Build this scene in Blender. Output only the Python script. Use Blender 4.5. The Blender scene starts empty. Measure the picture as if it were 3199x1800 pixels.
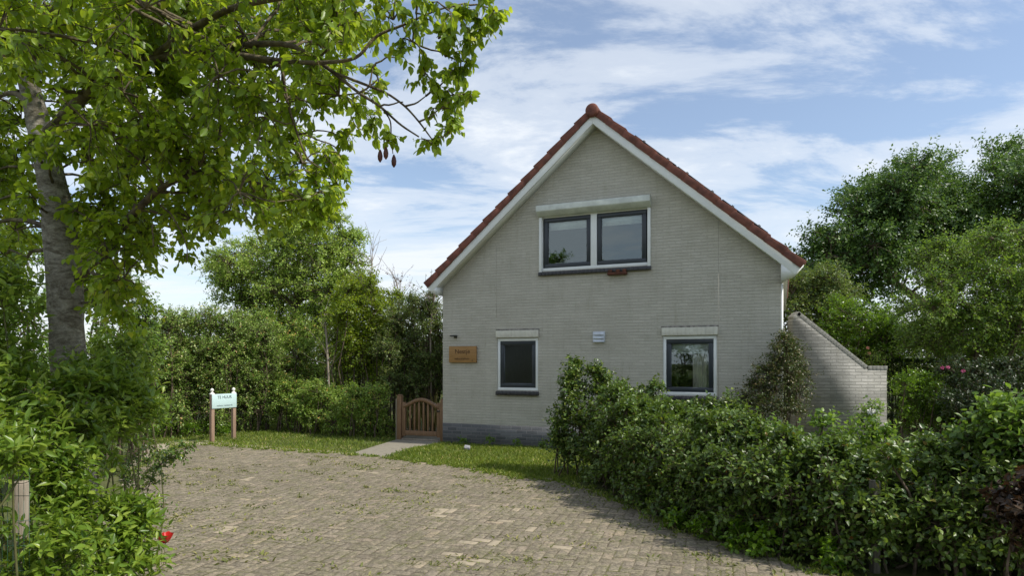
import bpy, bmesh, math, random
import numpy as np
from mathutils import Vector, Matrix
from mathutils.geometry import tessellate_polygon

# ------------------------------------------------------------ camera, sky, sun
F, HZ, CH = 2000.0, 1135.0, 1.62          # focal length and horizon in photo pixels, eye height
SC = bpy.context.scene
COL = SC.collection
cam = bpy.data.cameras.new('camera'); cam_o = bpy.data.objects.new('camera', cam); COL.objects.link(cam_o)
cam.sensor_width = 36; cam.lens = F / 3199 * 36; cam.shift_y = (HZ - 900) / 3199
cam.clip_start = 0.05; cam.clip_end = 3000
cam_o.location = (0, 0, CH); cam_o.rotation_euler = (math.radians(90), 0, 0)
SC.camera = cam_o

SUN_AZ = math.radians(21.5)               # below the +X axis, toward the camera
SUN_EL = math.radians(48)
sdir = Vector((math.cos(SUN_AZ) * math.cos(SUN_EL), -math.sin(SUN_AZ) * math.cos(SUN_EL), math.sin(SUN_EL)))
sun = bpy.data.lights.new('sun', 'SUN'); sun.energy = 3.9; sun.angle = math.radians(1.2); sun.color = (1, .95, .86)
sun_o = bpy.data.objects.new('sun', sun); COL.objects.link(sun_o)
sun_o.rotation_euler = sdir.to_track_quat('Z', 'Y').to_euler()
SC.view_settings.view_transform = 'Standard'; SC.view_settings.look = 'None'
SC.view_settings.gamma = 1; SC.view_settings.exposure = 0.32; SC.view_settings.use_curve_mapping = False
SC.cycles.max_bounces = 6; SC.cycles.diffuse_bounces = 3; SC.cycles.transmission_bounces = 4
SC.cycles.transparent_max_bounces = 6

def nt_new(nt, kind, **kw):
    n = nt.nodes.new(kind)
    for k, v in kw.items():
        if k.startswith('i_'):
            n.inputs[k[2:].replace('_', ' ')].default_value = v
        else:
            setattr(n, k, v)
    return n

w = bpy.data.worlds.new('World'); SC.world = w; w.use_nodes = True
nt = w.node_tree; nt.nodes.clear(); L = nt.links.new
out = nt_new(nt, 'ShaderNodeOutputWorld'); bg = nt_new(nt, 'ShaderNodeBackground')
bg.inputs['Strength'].default_value = 0.137
sky = nt_new(nt, 'ShaderNodeTexSky', sky_type='NISHITA', sun_disc=False)
sky.sun_elevation = SUN_EL
sky.sun_rotation = math.atan2(sdir.x, sdir.y)
sky.air_density = 1.0; sky.dust_density = 0.6; sky.ozone_density = 1.5
tc = nt_new(nt, 'ShaderNodeTexCoord'); sep = nt_new(nt, 'ShaderNodeSeparateXYZ')
L(tc.outputs['Generated'], sep.inputs[0])
zz = nt_new(nt, 'ShaderNodeMath', operation='ADD'); L(sep.outputs['Z'], zz.inputs[0]); zz.inputs[1].default_value = 0.16
zm = nt_new(nt, 'ShaderNodeMath', operation='MAXIMUM'); L(zz.outputs[0], zm.inputs[0]); zm.inputs[1].default_value = 0.05
dx = nt_new(nt, 'ShaderNodeMath', operation='DIVIDE'); L(sep.outputs['X'], dx.inputs[0]); L(zm.outputs[0], dx.inputs[1])
dy = nt_new(nt, 'ShaderNodeMath', operation='DIVIDE'); L(sep.outputs['Y'], dy.inputs[0]); L(zm.outputs[0], dy.inputs[1])
cb = nt_new(nt, 'ShaderNodeCombineXYZ'); L(dx.outputs[0], cb.inputs[0]); L(dy.outputs[0], cb.inputs[1])
mp = nt_new(nt, 'ShaderNodeMapping'); L(cb.outputs[0], mp.inputs[0])
mp.inputs['Rotation'].default_value = (0, 0, math.radians(-52)); mp.inputs['Scale'].default_value = (.62, 1.25, 1)
mp.inputs['Location'].default_value = (-2.2, 4.0, 0)
n1 = nt_new(nt, 'ShaderNodeTexNoise'); L(mp.outputs[0], n1.inputs['Vector'])
n1.inputs['Scale'].default_value = 1.7; n1.inputs['Detail'].default_value = 11; n1.inputs['Roughness'].default_value = .64; n1.inputs['Distortion'].default_value = .35
n2 = nt_new(nt, 'ShaderNodeTexNoise'); L(mp.outputs[0], n2.inputs['Vector'])
n2.inputs['Scale'].default_value = .45; n2.inputs['Detail'].default_value = 2
ad = nt_new(nt, 'ShaderNodeMath', operation='MULTIPLY_ADD'); L(n2.outputs['Fac'], ad.inputs[0]); ad.inputs[1].default_value = .55; L(n1.outputs['Fac'], ad.inputs[2])
# more cloud towards the horizon
hz = nt_new(nt, 'ShaderNodeMapRange'); L(sep.outputs['Z'], hz.inputs['Value'])
hz.inputs['From Min'].default_value = 0.0; hz.inputs['From Max'].default_value = 0.2; hz.inputs['To Min'].default_value = .16; hz.inputs['To Max'].default_value = 0
ad2 = nt_new(nt, 'ShaderNodeMath', operation='ADD'); L(ad.outputs[0], ad2.inputs[0]); L(hz.outputs[0], ad2.inputs[1])
rp = nt_new(nt, 'ShaderNodeValToRGB'); L(ad2.outputs[0], rp.inputs[0])
rp.color_ramp.interpolation = 'EASE'
rp.color_ramp.elements[0].position = .66; rp.color_ramp.elements[0].color = (.12, .12, .12, 1)
rp.color_ramp.elements[1].position = 0.92; rp.color_ramp.elements[1].color = (.95, .95, .95, 1)
e = rp.color_ramp.elements.new(.78); e.color = (.58, .58, .58, 1)
mx = nt_new(nt, 'ShaderNodeMix', data_type='RGBA'); L(rp.outputs['Color'], mx.inputs['Factor'])
L(sky.outputs[0], mx.inputs[6]); mx.inputs[7].default_value = (5.5, 5.8, 6.15, 1)
L(mx.outputs[2], bg.inputs['Color']); L(bg.outputs[0], out.inputs[0])

# ------------------------------------------------------------ helpers
def P(px, py, Y):
    return np.array([(px - 1600) / F * Y, Y, CH + (HZ - py) / F * Y])

def tag(o, label=None, cat=None, group=None, kind=None):
    if label: o['label'] = label
    if cat: o['category'] = cat
    if group: o['group'] = group
    if kind: o['kind'] = kind
    return o

def empty(name, loc=(0, 0, 0), rz=0, **kw):
    o = bpy.data.objects.new(name, None); COL.objects.link(o); o.location = loc; o.rotation_euler = (0, 0, rz)
    o.empty_display_size = .2
    return tag(o, **kw)

class MB:
    """collects pieces, links them as one mesh"""
    def __init__(s): s.V = []; s.F = {}; s.n = 0
    def add(s, V, faces):
        V = np.asarray(V, float).reshape(-1, 3)
        for f in faces: s.F.setdefault(len(f), []).append(np.asarray(f, np.int64)[None] + s.n)
        s.V.append(V); s.n += len(V)
    def addarr(s, V, Fa):
        s.F.setdefault(Fa.shape[1], []).append(np.asarray(Fa, np.int64) + s.n); s.V.append(np.asarray(V, float)); s.n += len(V)
    def box(s, a, b, M=None):
        x0, y0, z0 = a; x1, y1, z1 = b
        V = np.array([(x0,y0,z0),(x1,y0,z0),(x1,y1,z0),(x0,y1,z0),(x0,y0,z1),(x1,y0,z1),(x1,y1,z1),(x0,y1,z1)], float)
        if M is not None: V = np.array([tuple(M @ Vector(v)) for v in V])
        s.add(V, [(0,3,2,1),(4,5,6,7),(0,1,5,4),(1,2,6,5),(2,3,7,6),(3,0,4,7)])
    def prism(s, prof, axis, a0, a1):
        """prof: 2-D points, extruded along axis 0/1/2 from a0 to a1"""
        n = len(prof); V = []
        for a in (a0, a1):
            for p in prof:
                v = [0, 0, 0]; o = [i for i in range(3) if i != axis]
                v[axis] = a; v[o[0]] = p[0]; v[o[1]] = p[1]; V.append(v)
        fs = [tuple(range(n))[::-1], tuple(range(n, 2 * n))]
        for i in range(n): fs.append((i, (i + 1) % n, n + (i + 1) % n, n + i))
        s.add(V, fs)
    def tube(s, pts, rad, sides=6, cap=True):
        pts = np.asarray(pts, float); n = len(pts)
        rad = np.ones(n) * rad if np.isscalar(rad) else np.asarray(rad, float)
        T = np.gradient(pts, axis=0); T /= np.linalg.norm(T, axis=1)[:, None] + 1e-9
        ref = np.array([.13, .97, .2]) if abs(T[0] @ np.array([.13, .97, .2])) < .9 else np.array([1., 0, 0])
        U = np.cross(T, ref); U /= np.linalg.norm(U, axis=1)[:, None] + 1e-9
        W = np.cross(T, U); a = np.arange(sides) * 2 * math.pi / sides
        V = pts[:, None] + rad[:, None, None] * (np.cos(a)[None, :, None] * U[:, None] + np.sin(a)[None, :, None] * W[:, None])
        i = np.arange(n - 1)[:, None] * sides; j = np.arange(sides)[None]; k = (np.arange(sides) + 1)[None] % sides
        Fa = np.stack([i + j, i + k, i + k + sides, i + j + sides], -1).reshape(-1, 4)
        self_n = s.n
        s.addarr(V.reshape(-1, 3), Fa)
        if cap and sides > 3:
            s.F.setdefault(sides, []).append((np.arange(sides)[::-1] + self_n)[None])
            s.F.setdefault(sides, []).append((np.arange(sides) + self_n + (n - 1) * sides)[None])
    def build(s, name, mat, parent=None, smooth=False, bevel=0, **kw):
        V = np.concatenate(s.V); me = bpy.data.meshes.new(name)
        loops = []; starts = []; tot = []; c = 0
        for k, lst in s.F.items():
            A = np.concatenate(lst); m = len(A); loops.append(A.ravel()); starts.append(c + np.arange(m) * k); tot.append(np.full(m, k)); c += m * k
        loops = np.concatenate(loops); starts = np.concatenate(starts); tot = np.concatenate(tot)
        me.vertices.add(len(V)); me.vertices.foreach_set('co', V.astype(np.float32).ravel())
        me.loops.add(len(loops)); me.loops.foreach_set('vertex_index', loops.astype(np.int32))
        me.polygons.add(len(starts)); me.polygons.foreach_set('loop_start', starts.astype(np.int32))
        if smooth: me.polygons.foreach_set('use_smooth', np.ones(len(starts), bool))
        me.update(calc_edges=True); me.validate()
        me.materials.append(mat)
        o = bpy.data.objects.new(name, me); COL.objects.link(o)
        if parent is not None: o.parent = parent
        if bevel:
            b = o.modifiers.new('bevel', 'BEVEL'); b.width = bevel; b.segments = 2; b.limit_method = 'ANGLE'
        return tag(o, **kw)

# ------------------------------------------------------------ materials
def base_mat(name, rough=.6, spec=.5):
    m = bpy.data.materials.new(name); m.use_nodes = True
    b = m.node_tree.nodes['Principled BSDF']; b.inputs['Roughness'].default_value = rough
    b.inputs['Specular IOR Level'].default_value = spec
    return m, m.node_tree, b

def ramp(nt, src, stops):
    r = nt_new(nt, 'ShaderNodeValToRGB'); nt.links.new(src, r.inputs[0]); el = r.color_ramp.elements
    while len(el) < len(stops): el.new(.5)
    for e, (p, c) in zip(el, stops):
        e.position = p; e.color = (*c, 1) if len(c) == 3 else c
    return r.outputs['Color']

def noise_tex(nt, scale, detail=4, rough=.55, vec=None, sx=(1, 1, 1), coord='Object', dist=0):
    tc = nt_new(nt, 'ShaderNodeTexCoord'); mp = nt_new(nt, 'ShaderNodeMapping')
    nt.links.new(vec if vec is not None else tc.outputs[coord], mp.inputs[0]); mp.inputs['Scale'].default_value = sx
    n = nt_new(nt, 'ShaderNodeTexNoise'); nt.links.new(mp.outputs[0], n.inputs['Vector'])
    n.inputs['Scale'].default_value = scale; n.inputs['Detail'].default_value = detail; n.inputs['Roughness'].default_value = rough
    n.inputs['Distortion'].default_value = dist
    return n.outputs['Fac']

def bump(nt, b, h, strength=.4, dist=.01, normal=None):
    bp = nt_new(nt, 'ShaderNodeBump'); bp.inputs['Strength'].default_value = strength; bp.inputs['Distance'].default_value = dist
    nt.links.new(h, bp.inputs['Height'])
    if normal is not None: nt.links.new(normal, bp.inputs['Normal'])
    nt.links.new(bp.outputs[0], b.inputs['Normal']); return bp.outputs[0]

def mixc(nt, fac, a, b, mode='MIX'):
    m = nt_new(nt, 'ShaderNodeMix', data_type='RGBA', blend_type=mode)
    for s, v in ((m.inputs['Factor'], fac), (m.inputs[6], a), (m.inputs[7], b)):
        if hasattr(v, 'is_linked') or isinstance(v, bpy.types.NodeSocket): nt.links.new(v, s)
        elif isinstance(v, (int, float)): s.default_value = v
        else: s.default_value = (*v, 1)
    return m.outputs[2]

def rough_mat(name, c1, c2, scale=8, rough=.7, bscale=60, bstr=.25, bd=.004, sx=(1, 1, 1), c3=None, spec=.4, detail=6):
    m, nt, b = base_mat(name, rough, spec)
    f = noise_tex(nt, scale, detail, .6, sx=sx)
    stops = [(.35, c1), (.65, c2)] if c3 is None else [(.3, c1), (.5, c2), (.7, c3)]
    nt.links.new(ramp(nt, f, stops), b.inputs['Base Color'])
    bump(nt, b, noise_tex(nt, bscale, 4, .6, sx=sx), bstr, bd)
    return m

def leaf_mat(name, stops, trans, tfac=.38, rough=.42, patch=None):
    m, nt, b = base_mat(name, rough, .45)
    g = nt_new(nt, 'ShaderNodeNewGeometry')
    c = ramp(nt, g.outputs['Random Per Island'], stops)
    f = noise_tex(nt, 1.3, 2, .5)
    v = ramp(nt, f, [(.3, (.78, .82, .75)), (.7, (1.2, 1.15, 1.05))])
    c = mixc(nt, 1.0, c, v, 'MULTIPLY')
    nt.links.new(c, b.inputs['Base Color'])
    t = nt_new(nt, 'ShaderNodeBsdfTranslucent')
    tcx = mixc(nt, .55, c, trans); nt.links.new(tcx, t.inputs['Color'])
    mx = nt_new(nt, 'ShaderNodeMixShader'); mx.inputs[0].default_value = tfac
    nt.links.new(b.outputs[0], mx.inputs[1]); nt.links.new(t.outputs[0], mx.inputs[2])
    nt.links.new(mx.outputs[0], nt.nodes['Material Output'].inputs[0])
    return m

M = {}
def plain(name, c, rough=.5, spec=.5, var=.12, scale=6, metal=0):
    c = np.array(c); M[name] = rough_mat(name, tuple(c * (1 - var)), tuple(np.minimum(c * (1 + var), 1)), scale, rough, 90, .08, .002, spec=spec)
    M[name].node_tree.nodes['Principled BSDF'].inputs['Metallic'].default_value = metal
    return M[name]

def brick_wall_mat(name, c_lo, c_hi, mortar, stain, brick=(.215, .0545), stain_amt=.35, bs=.55, planes='XZ'):
    m, nt, b = base_mat(name, .75, .3)
    tc = nt_new(nt, 'ShaderNodeTexCoord'); sp = nt_new(nt, 'ShaderNodeSeparateXYZ'); nt.links.new(tc.outputs['Object'], sp.inputs[0])
    # run the courses round the corner: x + y along the wall
    su = nt_new(nt, 'ShaderNodeMath', operation='ADD'); nt.links.new(sp.outputs['X'], su.inputs[0]); nt.links.new(sp.outputs['Y'], su.inputs[1])
    co = nt_new(nt, 'ShaderNodeCombineXYZ'); nt.links.new(su.outputs[0], co.inputs[0]); nt.links.new(sp.outputs['Z'], co.inputs[1])
    wn = nt_new(nt, 'ShaderNodeTexNoise'); nt.links.new(co.outputs[0], wn.inputs['Vector']); wn.inputs['Scale'].default_value = 9; wn.inputs['Detail'].default_value = 3
    vm = nt_new(nt, 'ShaderNodeVectorMath', operation='MULTIPLY_ADD'); nt.links.new(wn.outputs['Color'], vm.inputs[0]); vm.inputs[1].default_value = (.012, .017, 0); nt.links.new(co.outputs[0], vm.inputs[2])
    br = nt_new(nt, 'ShaderNodeTexBrick'); nt.links.new(vm.outputs[0], br.inputs['Vector'])
    br.inputs['Scale'].default_value = 1; br.inputs['Brick Width'].default_value = brick[0]; br.inputs['Row Height'].default_value = brick[1]
    br.inputs['Mortar Size'].default_value = .007; br.inputs['Mortar Smooth'].default_value = .35; br.inputs['Bias'].default_value = 0
    br.inputs['Color1'].default_value = (*c_lo, 1); br.inputs['Color2'].default_value = (*c_hi, 1); br.inputs['Mortar'].default_value = (*mortar, 1)
    f1 = noise_tex(nt, 1.6, 8, .65, sx=(1, 1, 1.6))
    f2 = noise_tex(nt, 38, 5, .7, sx=(1, 1, 2.2))
    c = mixc(nt, ramp(nt, f1, [(.42, (0, 0, 0)), (.75, (stain_amt,) * 3)]), br.outputs['Color'], stain)
    st = noise_tex(nt, 2.6, 7, .7, sx=(3.2, 3.2, .45))
    c = mixc(nt, 1.0, c, ramp(nt, st, [(.28, (.88, .87, .83)), (.44, (1, 1, 1)), (.70, (1.05, 1.05, 1.06))]), 'MULTIPLY')
    c = mixc(nt, 1.0, c, ramp(nt, f2, [(.3, (.80, .80, .78)), (.55, (1, 1, 1)), (.8, (1.1, 1.1, 1.1))]), 'MULTIPLY')
    # bed joints stronger than the cross joints
    zr = nt_new(nt, 'ShaderNodeSeparateXYZ'); nt.links.new(vm.outputs[0], zr.inputs[0])
    fr = nt_new(nt, 'ShaderNodeMath', operation='DIVIDE'); nt.links.new(zr.outputs['Y'], fr.inputs[0]); fr.inputs[1].default_value = brick[1]
    f_ = nt_new(nt, 'ShaderNodeMath', operation='FRACT'); nt.links.new(fr.outputs[0], f_.inputs[0])
    jl = ramp(nt, f_.outputs[0], [(0, (1, 1, 1)), (.10, (.75, .75, .75)), (.22, (0, 0, 0)), (1, (0, 0, 0))])
    nm = noise_tex(nt, 4.5, 8, .8)
    jm = nt_new(nt, 'ShaderNodeMath', operation='MULTIPLY'); nt.links.new(jl, jm.inputs[0]); nt.links.new(ramp(nt, nm, [(.42, (.04,) * 3), (.68, (.7,) * 3)]), jm.inputs[1])
    c = mixc(nt, jm.outputs[0], c, tuple(np.array(mortar) * .55))
    nt.links.new(c, b.inputs['Base Color'])
    inv = nt_new(nt, 'ShaderNodeMath', operation='MULTIPLY_ADD'); nt.links.new(br.outputs['Fac'], inv.inputs[0]); inv.inputs[1].default_value = -1
    nt.links.new(f2, inv.inputs[2])
    n0 = bump(nt, b, inv.outputs[0], bs, .008)
    return m

M['white_brick'] = brick_wall_mat('white_brick', (.472, .450, .382), (.525, .503, .432), (.468, .446, .378), (.35, .33, .265), stain_amt=.5, bs=.8)
M['lintel_brick'] = rough_mat('lintel_brick', (.55, .53, .45), (.66, .64, .55), 9, .8, 40, .5, .006)
M['strip_dark'] = rough_mat('strip_dark', (.10, .095, .08), (.34, .32, .28), 16, .9, 40, .5, .006)
M['garden_brick'] = brick_wall_mat('garden_brick', (.25, .245, .215), (.33, .32, .285), (.22, .215, .185), (.11, .11, .095), stain_amt=.85, bs=.9)
M['plinth_brick'] = brick_wall_mat('plinth_brick', (.085, .088, .095), (.165, .168, .172), (.21, .205, .20), (.13, .13, .12), bs=.6, brick=(.215, .068))
plain('white_paint', (.74, .76, .74), .38, var=.05, scale=3)
plain('weathered_white', (.55, .58, .53), .5, var=.16, scale=5)
plain('anthracite', (.022, .029, .036), .35, var=.1)
plain('dark_sill', (.022, .021, .024), .35, spec=.6, var=.5, scale=18)
plain('roof_tile', (.150, .050, .031), .75, var=.35, scale=7)
plain('roof_tile_old', (.15, .06, .035), .85, var=.4, scale=9)
plain('lead', (.10, .11, .12), .5)
plain('black_panel', (.010, .011, .014), .5, spec=.3)
plain('aluminium', (.50, .54, .58), .4, metal=.2)
plain('dark_metal', (.03, .03, .026), .4)
plain('interior', (.07, .066, .058), .9)
plain('curtain', (.80, .76, .64), .9)
plain('blind', (.80, .83, .76), .8)
plain('letters_brown', (.055, .022, .006), .7)
plain('letters_grey', (.06, .08, .09), .6)
plain('sign_panel', (.52, .68, .67), .4, var=.03)
plain('finial', (.80, .78, .72), .4)
plain('poppy_red', (.62, .012, .008), .5, var=.25)
plain('black_heart', (.01, .008, .01), .6)
plain('wire_green', (.015, .06, .03), .4)
plain('pale_stone', (.26, .26, .27), .8)
plain('flower_pink', (.55, .10, .25), .6)
plain('flower_salmon', (.75, .34, .25), .6)
plain('flower_white', (.8, .78, .72), .6)
plain('orange_roof', (.45, .13, .05), .8)
plain('neighbour_wall', (.30, .27, .24), .8)
M['sign_wood'] = rough_mat('sign_wood', (.27, .145, .045), (.36, .20, .07), 5, .6, 40, .15, .002, sx=(1, 1, 9))
M['gate_wood'] = rough_mat('gate_wood', (.15, .082, .040), (.25, .145, .075), 6, .6, 40, .3, .003, sx=(6, 6, .8))
M['grey_wood'] = rough_mat('grey_wood', (.20, .165, .125), (.33, .28, .22), 5, .85, 30, .5, .004, sx=(8, 8, .6))
M['dark_wood'] = rough_mat('dark_wood', (.09, .08, .06), (.17, .15, .115), 5, .85, 30, .5, .004, sx=(8, 8, .6))
M['reddish_post'] = rough_mat('reddish_post', (.22, .14, .095), (.36, .25, .18), 5, .8, 30, .4, .003, sx=(8, 8, .6))
M['nest_wood'] = rough_mat('nest_wood', (.06, .022, .012), (.13, .045, .022), 9, .8)
M['stem'] = rough_mat('stem', (.055, .038, .022), (.13, .10, .065), 20, .85)
M['green_stem'] = rough_mat('green_stem', (.06, .075, .02), (.12, .11, .04), 20, .7)
M['bark_dark'] = rough_mat('bark_dark', (.035, .026, .017), (.12, .095, .062), 14, .9, 40, .8, .02, c3=(.20, .17, .08))

def bark_pale():
    m, nt, b = base_mat('bark_pale', .85, .25)
    f1 = noise_tex(nt, 9, 9, .8, sx=(1, 1, 2.4), dist=.8); f2 = noise_tex(nt, 2.2, 4, .6); f3 = noise_tex(nt, 24, 6, .75, sx=(1.3, 1.3, 1.6))
    c = ramp(nt, f1, [(.30, (.045, .035, .024)), (.42, (.19, .165, .125)), (.52, (.38, .35, .285)), (.68, (.62, .59, .51))])
    c = mixc(nt, ramp(nt, f2, [(.45, (0, 0, 0)), (.7, (.7, .7, .7))]), c, (.12, .10, .06))
    c = mixc(nt, 1.0, c, ramp(nt, f3, [(.3, (.55, .55, .55)), (.6, (1.1, 1.1, 1.1))]), 'MULTIPLY')
    nt.links.new(c, b.inputs['Base Color'])
    n = bump(nt, b, f3, 1.0, .022)
    return m
M['bark_pale'] = bark_pale()

# leaves
M['lf_pear'] = leaf_mat('lf_pear', [(0, (0.085, 0.156, 0.015)), (.5, (0.168, 0.275, 0.021)), (.85, (0.276, 0.393, 0.033)), (1, (0.432, 0.459, 0.046))], (0.625, 0.769, 0.032), 0.5, .38)
M['lf_privet'] = leaf_mat('lf_privet', [(0, (0.078, 0.148, 0.018)), (.5, (0.148, 0.247, 0.031)), (1, (0.278, 0.362, 0.053))], (0.436, 0.593, 0.048), 0.42, .33)
M['lf_beech'] = leaf_mat('lf_beech', [(0, (0.045, 0.089, 0.018)), (.55, (0.092, 0.154, 0.026)), (.99, (0.183, 0.263, 0.045)), (1, (0.448, 0.132, 0.039))], (0.243, 0.371, 0.026), .30, .38)
M['lf_holly'] = leaf_mat('lf_holly', [(0, (0.041, 0.090, 0.017)), (.6, (0.092, 0.159, 0.026)), (1, (0.228, 0.276, 0.057))], (0.228, 0.345, 0.029), .24, .30)
M['lf_mixed'] = leaf_mat('lf_mixed', [(0, (0.089, 0.171, 0.029)), (.5, (0.178, 0.292, 0.050)), (.86, (0.304, 0.418, 0.091)), (.94, (0.682, 0.785, 0.320)), (1, (0.558, 0.315, 0.121))], (0.356, 0.525, 0.060), 0.42)
M['lf_mixed2'] = leaf_mat('lf_mixed2', [(0, (0.106, 0.198, 0.030)), (.5, (0.225, 0.353, 0.058)), (.93, (0.369, 0.480, 0.104)), (1, (0.682, 0.368, 0.125))], (0.449, 0.623, 0.062), 0.42)
M['lf_tall'] = leaf_mat('lf_tall', [(0, (0.137, 0.240, 0.040)), (.5, (0.262, 0.393, 0.060)), (1, (0.461, 0.573, 0.125))], (0.491, 0.663, 0.071), 0.45)
M['lf_lime'] = leaf_mat('lf_lime', [(0, (0.096, 0.158, 0.011)), (.5, (0.162, 0.249, 0.014)), (1, (0.279, 0.355, 0.026))], (0.441, 0.551, 0.014), 0.5)
M['lf_deep'] = leaf_mat('lf_deep', [(0, (0.053, 0.106, 0.027)), (.5, (0.112, 0.179, 0.043)), (1, (0.238, 0.285, 0.067))], (0.269, 0.373, 0.038), 0.38)
M['lf_oak'] = leaf_mat('lf_oak', [(0, (0.036, 0.086, 0.022)), (.6, (0.076, 0.150, 0.033)), (1, (0.150, 0.232, 0.058))], (0.181, 0.308, 0.038), 0.35)
M['lf_fresh'] = leaf_mat('lf_fresh', [(0, (0.066, 0.138, 0.025)), (.5, (0.132, 0.232, 0.037)), (1, (0.263, 0.369, 0.068))], (0.330, 0.518, 0.033), 0.42)
M['lf_laurel'] = leaf_mat('lf_laurel', [(0, (0.049, 0.122, 0.009)), (.5, (0.106, 0.206, 0.013)), (1, (0.185, 0.303, 0.024))], (0.285, 0.485, 0.013), 0.42, .3)
M['lf_climber'] = leaf_mat('lf_climber', [(0, (0.041, 0.067, 0.012)), (.45, (0.068, 0.114, 0.019)), (.75, (0.116, 0.114, 0.040)), (1, (0.145, 0.101, 0.036))], (0.108, 0.161, 0.018), .28)
M['lf_purple'] = leaf_mat('lf_purple', [(0, (0.019, 0.015, 0.010)), (.6, (0.044, 0.024, 0.014)), (1, (0.082, 0.049, 0.021))], (0.094, 0.039, 0.014), .3)
M['lf_hedge_dark'] = leaf_mat('lf_hedge_dark', [(0, (0.013, 0.035, 0.008)), (1, (0.045, 0.075, 0.014))], (0.056, 0.100, 0.010), .2)
M['lf_yellow'] = leaf_mat('lf_yellow', [(0, (0.246, 0.220, 0.060)), (1, (0.470, 0.360, 0.130))], (0.448, 0.350, 0.100), .4)
M['lf_brown'] = leaf_mat('lf_brown', [(0, (0.067, 0.020, 0.020)), (1, (0.134, 0.050, 0.030))], (0.112, 0.030, 0.020), .2)
M['grass'] = leaf_mat('grass', [(0, (0.091, 0.149, 0.016)), (.6, (0.166, 0.230, 0.027)), (.92, (0.257, 0.297, 0.054)), (1, (0.514, 0.419, 0.189))], (0.333, 0.432, 0.027), .35, .5)
M['weed'] = leaf_mat('weed', [(0, (.10, .12, .025)), (.6, (.19, .21, .05)), (1, (.36, .32, .13))], (.18, .24, .03), .3, .5)

# ------------------------------------------------------------ foliage
OV = np.array([(0,0,0),(-.26,.22,.05),(.26,.22,.05),(-.30,.52,.06),(.30,.52,.06),(-.16,.8,.02),(.16,.8,.02),(0,1.02,-.10),(0,.5,-.02)])
OVF3 = np.array([(0,8,1),(0,2,8)][:2]); 
OVF = {3: np.array([(5,8,7),(8,6,7),(0,2,8),(0,8,1)]), 4: np.array([(1,8,5,3),(2,4,6,8)])}
NR = OV * np.array([.62, 1, 1])
DI = np.array([(0,0,0),(-.30,.48,.06),(.30,.48,.06),(0,1,-.04)]); DIF = {3: np.array([(0,3,1),(0,2,3)])}
SHAPES = {'ovate': (OV, OVF), 'lance': (NR, OVF), 'diamond': (DI, DIF)}

def unit(a): return a / (np.linalg.norm(a, axis=-1, keepdims=True) + 1e-9)

def put_leaves(mb, pos, d, n, size, shape):
    T, Fs = SHAPES[shape]
    d = unit(d); n = n - d * (n * d).sum(-1, keepdims=True); n = unit(n); s = np.cross(d, n)
    V = pos[:, None] + size[:, None, None] * (T[None, :, 0:1] * s[:, None] + T[None, :, 1:2] * d[:, None] + T[None, :, 2:3] * n[:, None])
    k = len(T); base = (np.arange(len(pos)) * k)[:, None, None]
    n0 = mb.n
    mb.V.append(V.reshape(-1, 3)); mb.n += len(pos) * k
    for q, f in Fs.items():
        mb.F.setdefault(q, []).append((f[None] + base).reshape(-1, q) + n0)

def lobe(lm, sm, c, r, rng, B=12, S=8, K=8, leaf=.06, ln=.25, shape='diamond', droop=.3, up=.35, sq=(1, 1, 1), stems=True, br=.012, flat=.6, zmin=.03, out=.55, root=None):
    """one bough: B side branches from the centre, S shoots on each, K leaves on each shoot"""
    c = np.asarray(c, float); sq = np.array(sq)
    v = unit(rng.normal(size=(B, 3)) + np.array([0, 0, .25])) * sq * r * rng.uniform(.6, 1.0, (B, 1))
    u = np.linspace(0, 1, 4)[:, None]
    pts = c + v[:, None] * u[None] + np.array([0, 0, .12 * r]) * (u * (1 - u))[None] * 4 + rng.normal(size=(B, 4, 3)) * r * .05 * u[None]
    if root is not None: pts[:, 0] = root
    for b in range(B): sm.tube(pts[b], np.linspace(br, br * .35, 4), 4, cap=False)
    t = rng.uniform(.3, 1.0, (B, S)); i = np.minimum((t * 3).astype(int), 2); f = (t * 3 - i)[..., None]
    bi = np.arange(B)[:, None]
    p0 = pts[bi, i] * (1 - f) + pts[bi, i + 1] * f
    d = unit(unit(v)[:, None] * out + rng.normal(size=(B, S, 3)) * .6 + np.array([0, 0, up]))
    l = ln * rng.uniform(.5, 1.2, (B, S, 1))
    p0 = p0.reshape(-1, 3); d = d.reshape(-1, 3); l = l.reshape(-1, 1)
    sag = np.array([0, 0, -1.]) * droop * .35
    if stems:
        for a, dd, ll in zip(p0, d, l):
            sm.tube(np.stack([a, a + dd * ll * .5 + sag * ll * .25, a + dd * ll + sag * ll]), np.array([.4, .3, .15]) * br, 3, cap=False)
    uu = (np.arange(K) + .6 + rng.uniform(-.3, .3, (len(p0), K))) / K
    pos = p0[:, None] + d[:, None] * l[:, None] * uu[..., None] + sag * l[:, None] * (uu ** 2)[..., None]
    a = unit(np.cross(d, rng.normal(size=d.shape))); bb = np.cross(d, a)
    ph = np.arange(K)[None] * 2.4 + rng.uniform(0, 6.28, (len(p0), 1))
    rad = np.cos(ph)[..., None] * a[:, None] + np.sin(ph)[..., None] * bb[:, None]
    ld = unit(d[:, None] * .55 + rad * .8 + np.array([0, 0, -droop]) + rng.normal(size=pos.shape) * .18)
    nn = unit(np.array([0, 0, 1.]) * flat + unit(v)[:, None].repeat(S, 1).reshape(-1, 1, 3) * .5 + rng.normal(size=pos.shape) * .45)
    sz = leaf * rng.uniform(.6, 1.2, pos.shape[:2])
    pos = pos.reshape(-1, 3); ld = ld.reshape(-1, 3); nn = nn.reshape(-1, 3); sz = sz.reshape(-1)
    ok = pos[:, 2] > zmin
    put_leaves(lm, pos[ok], ld[ok], nn[ok], sz[ok], shape)

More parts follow.
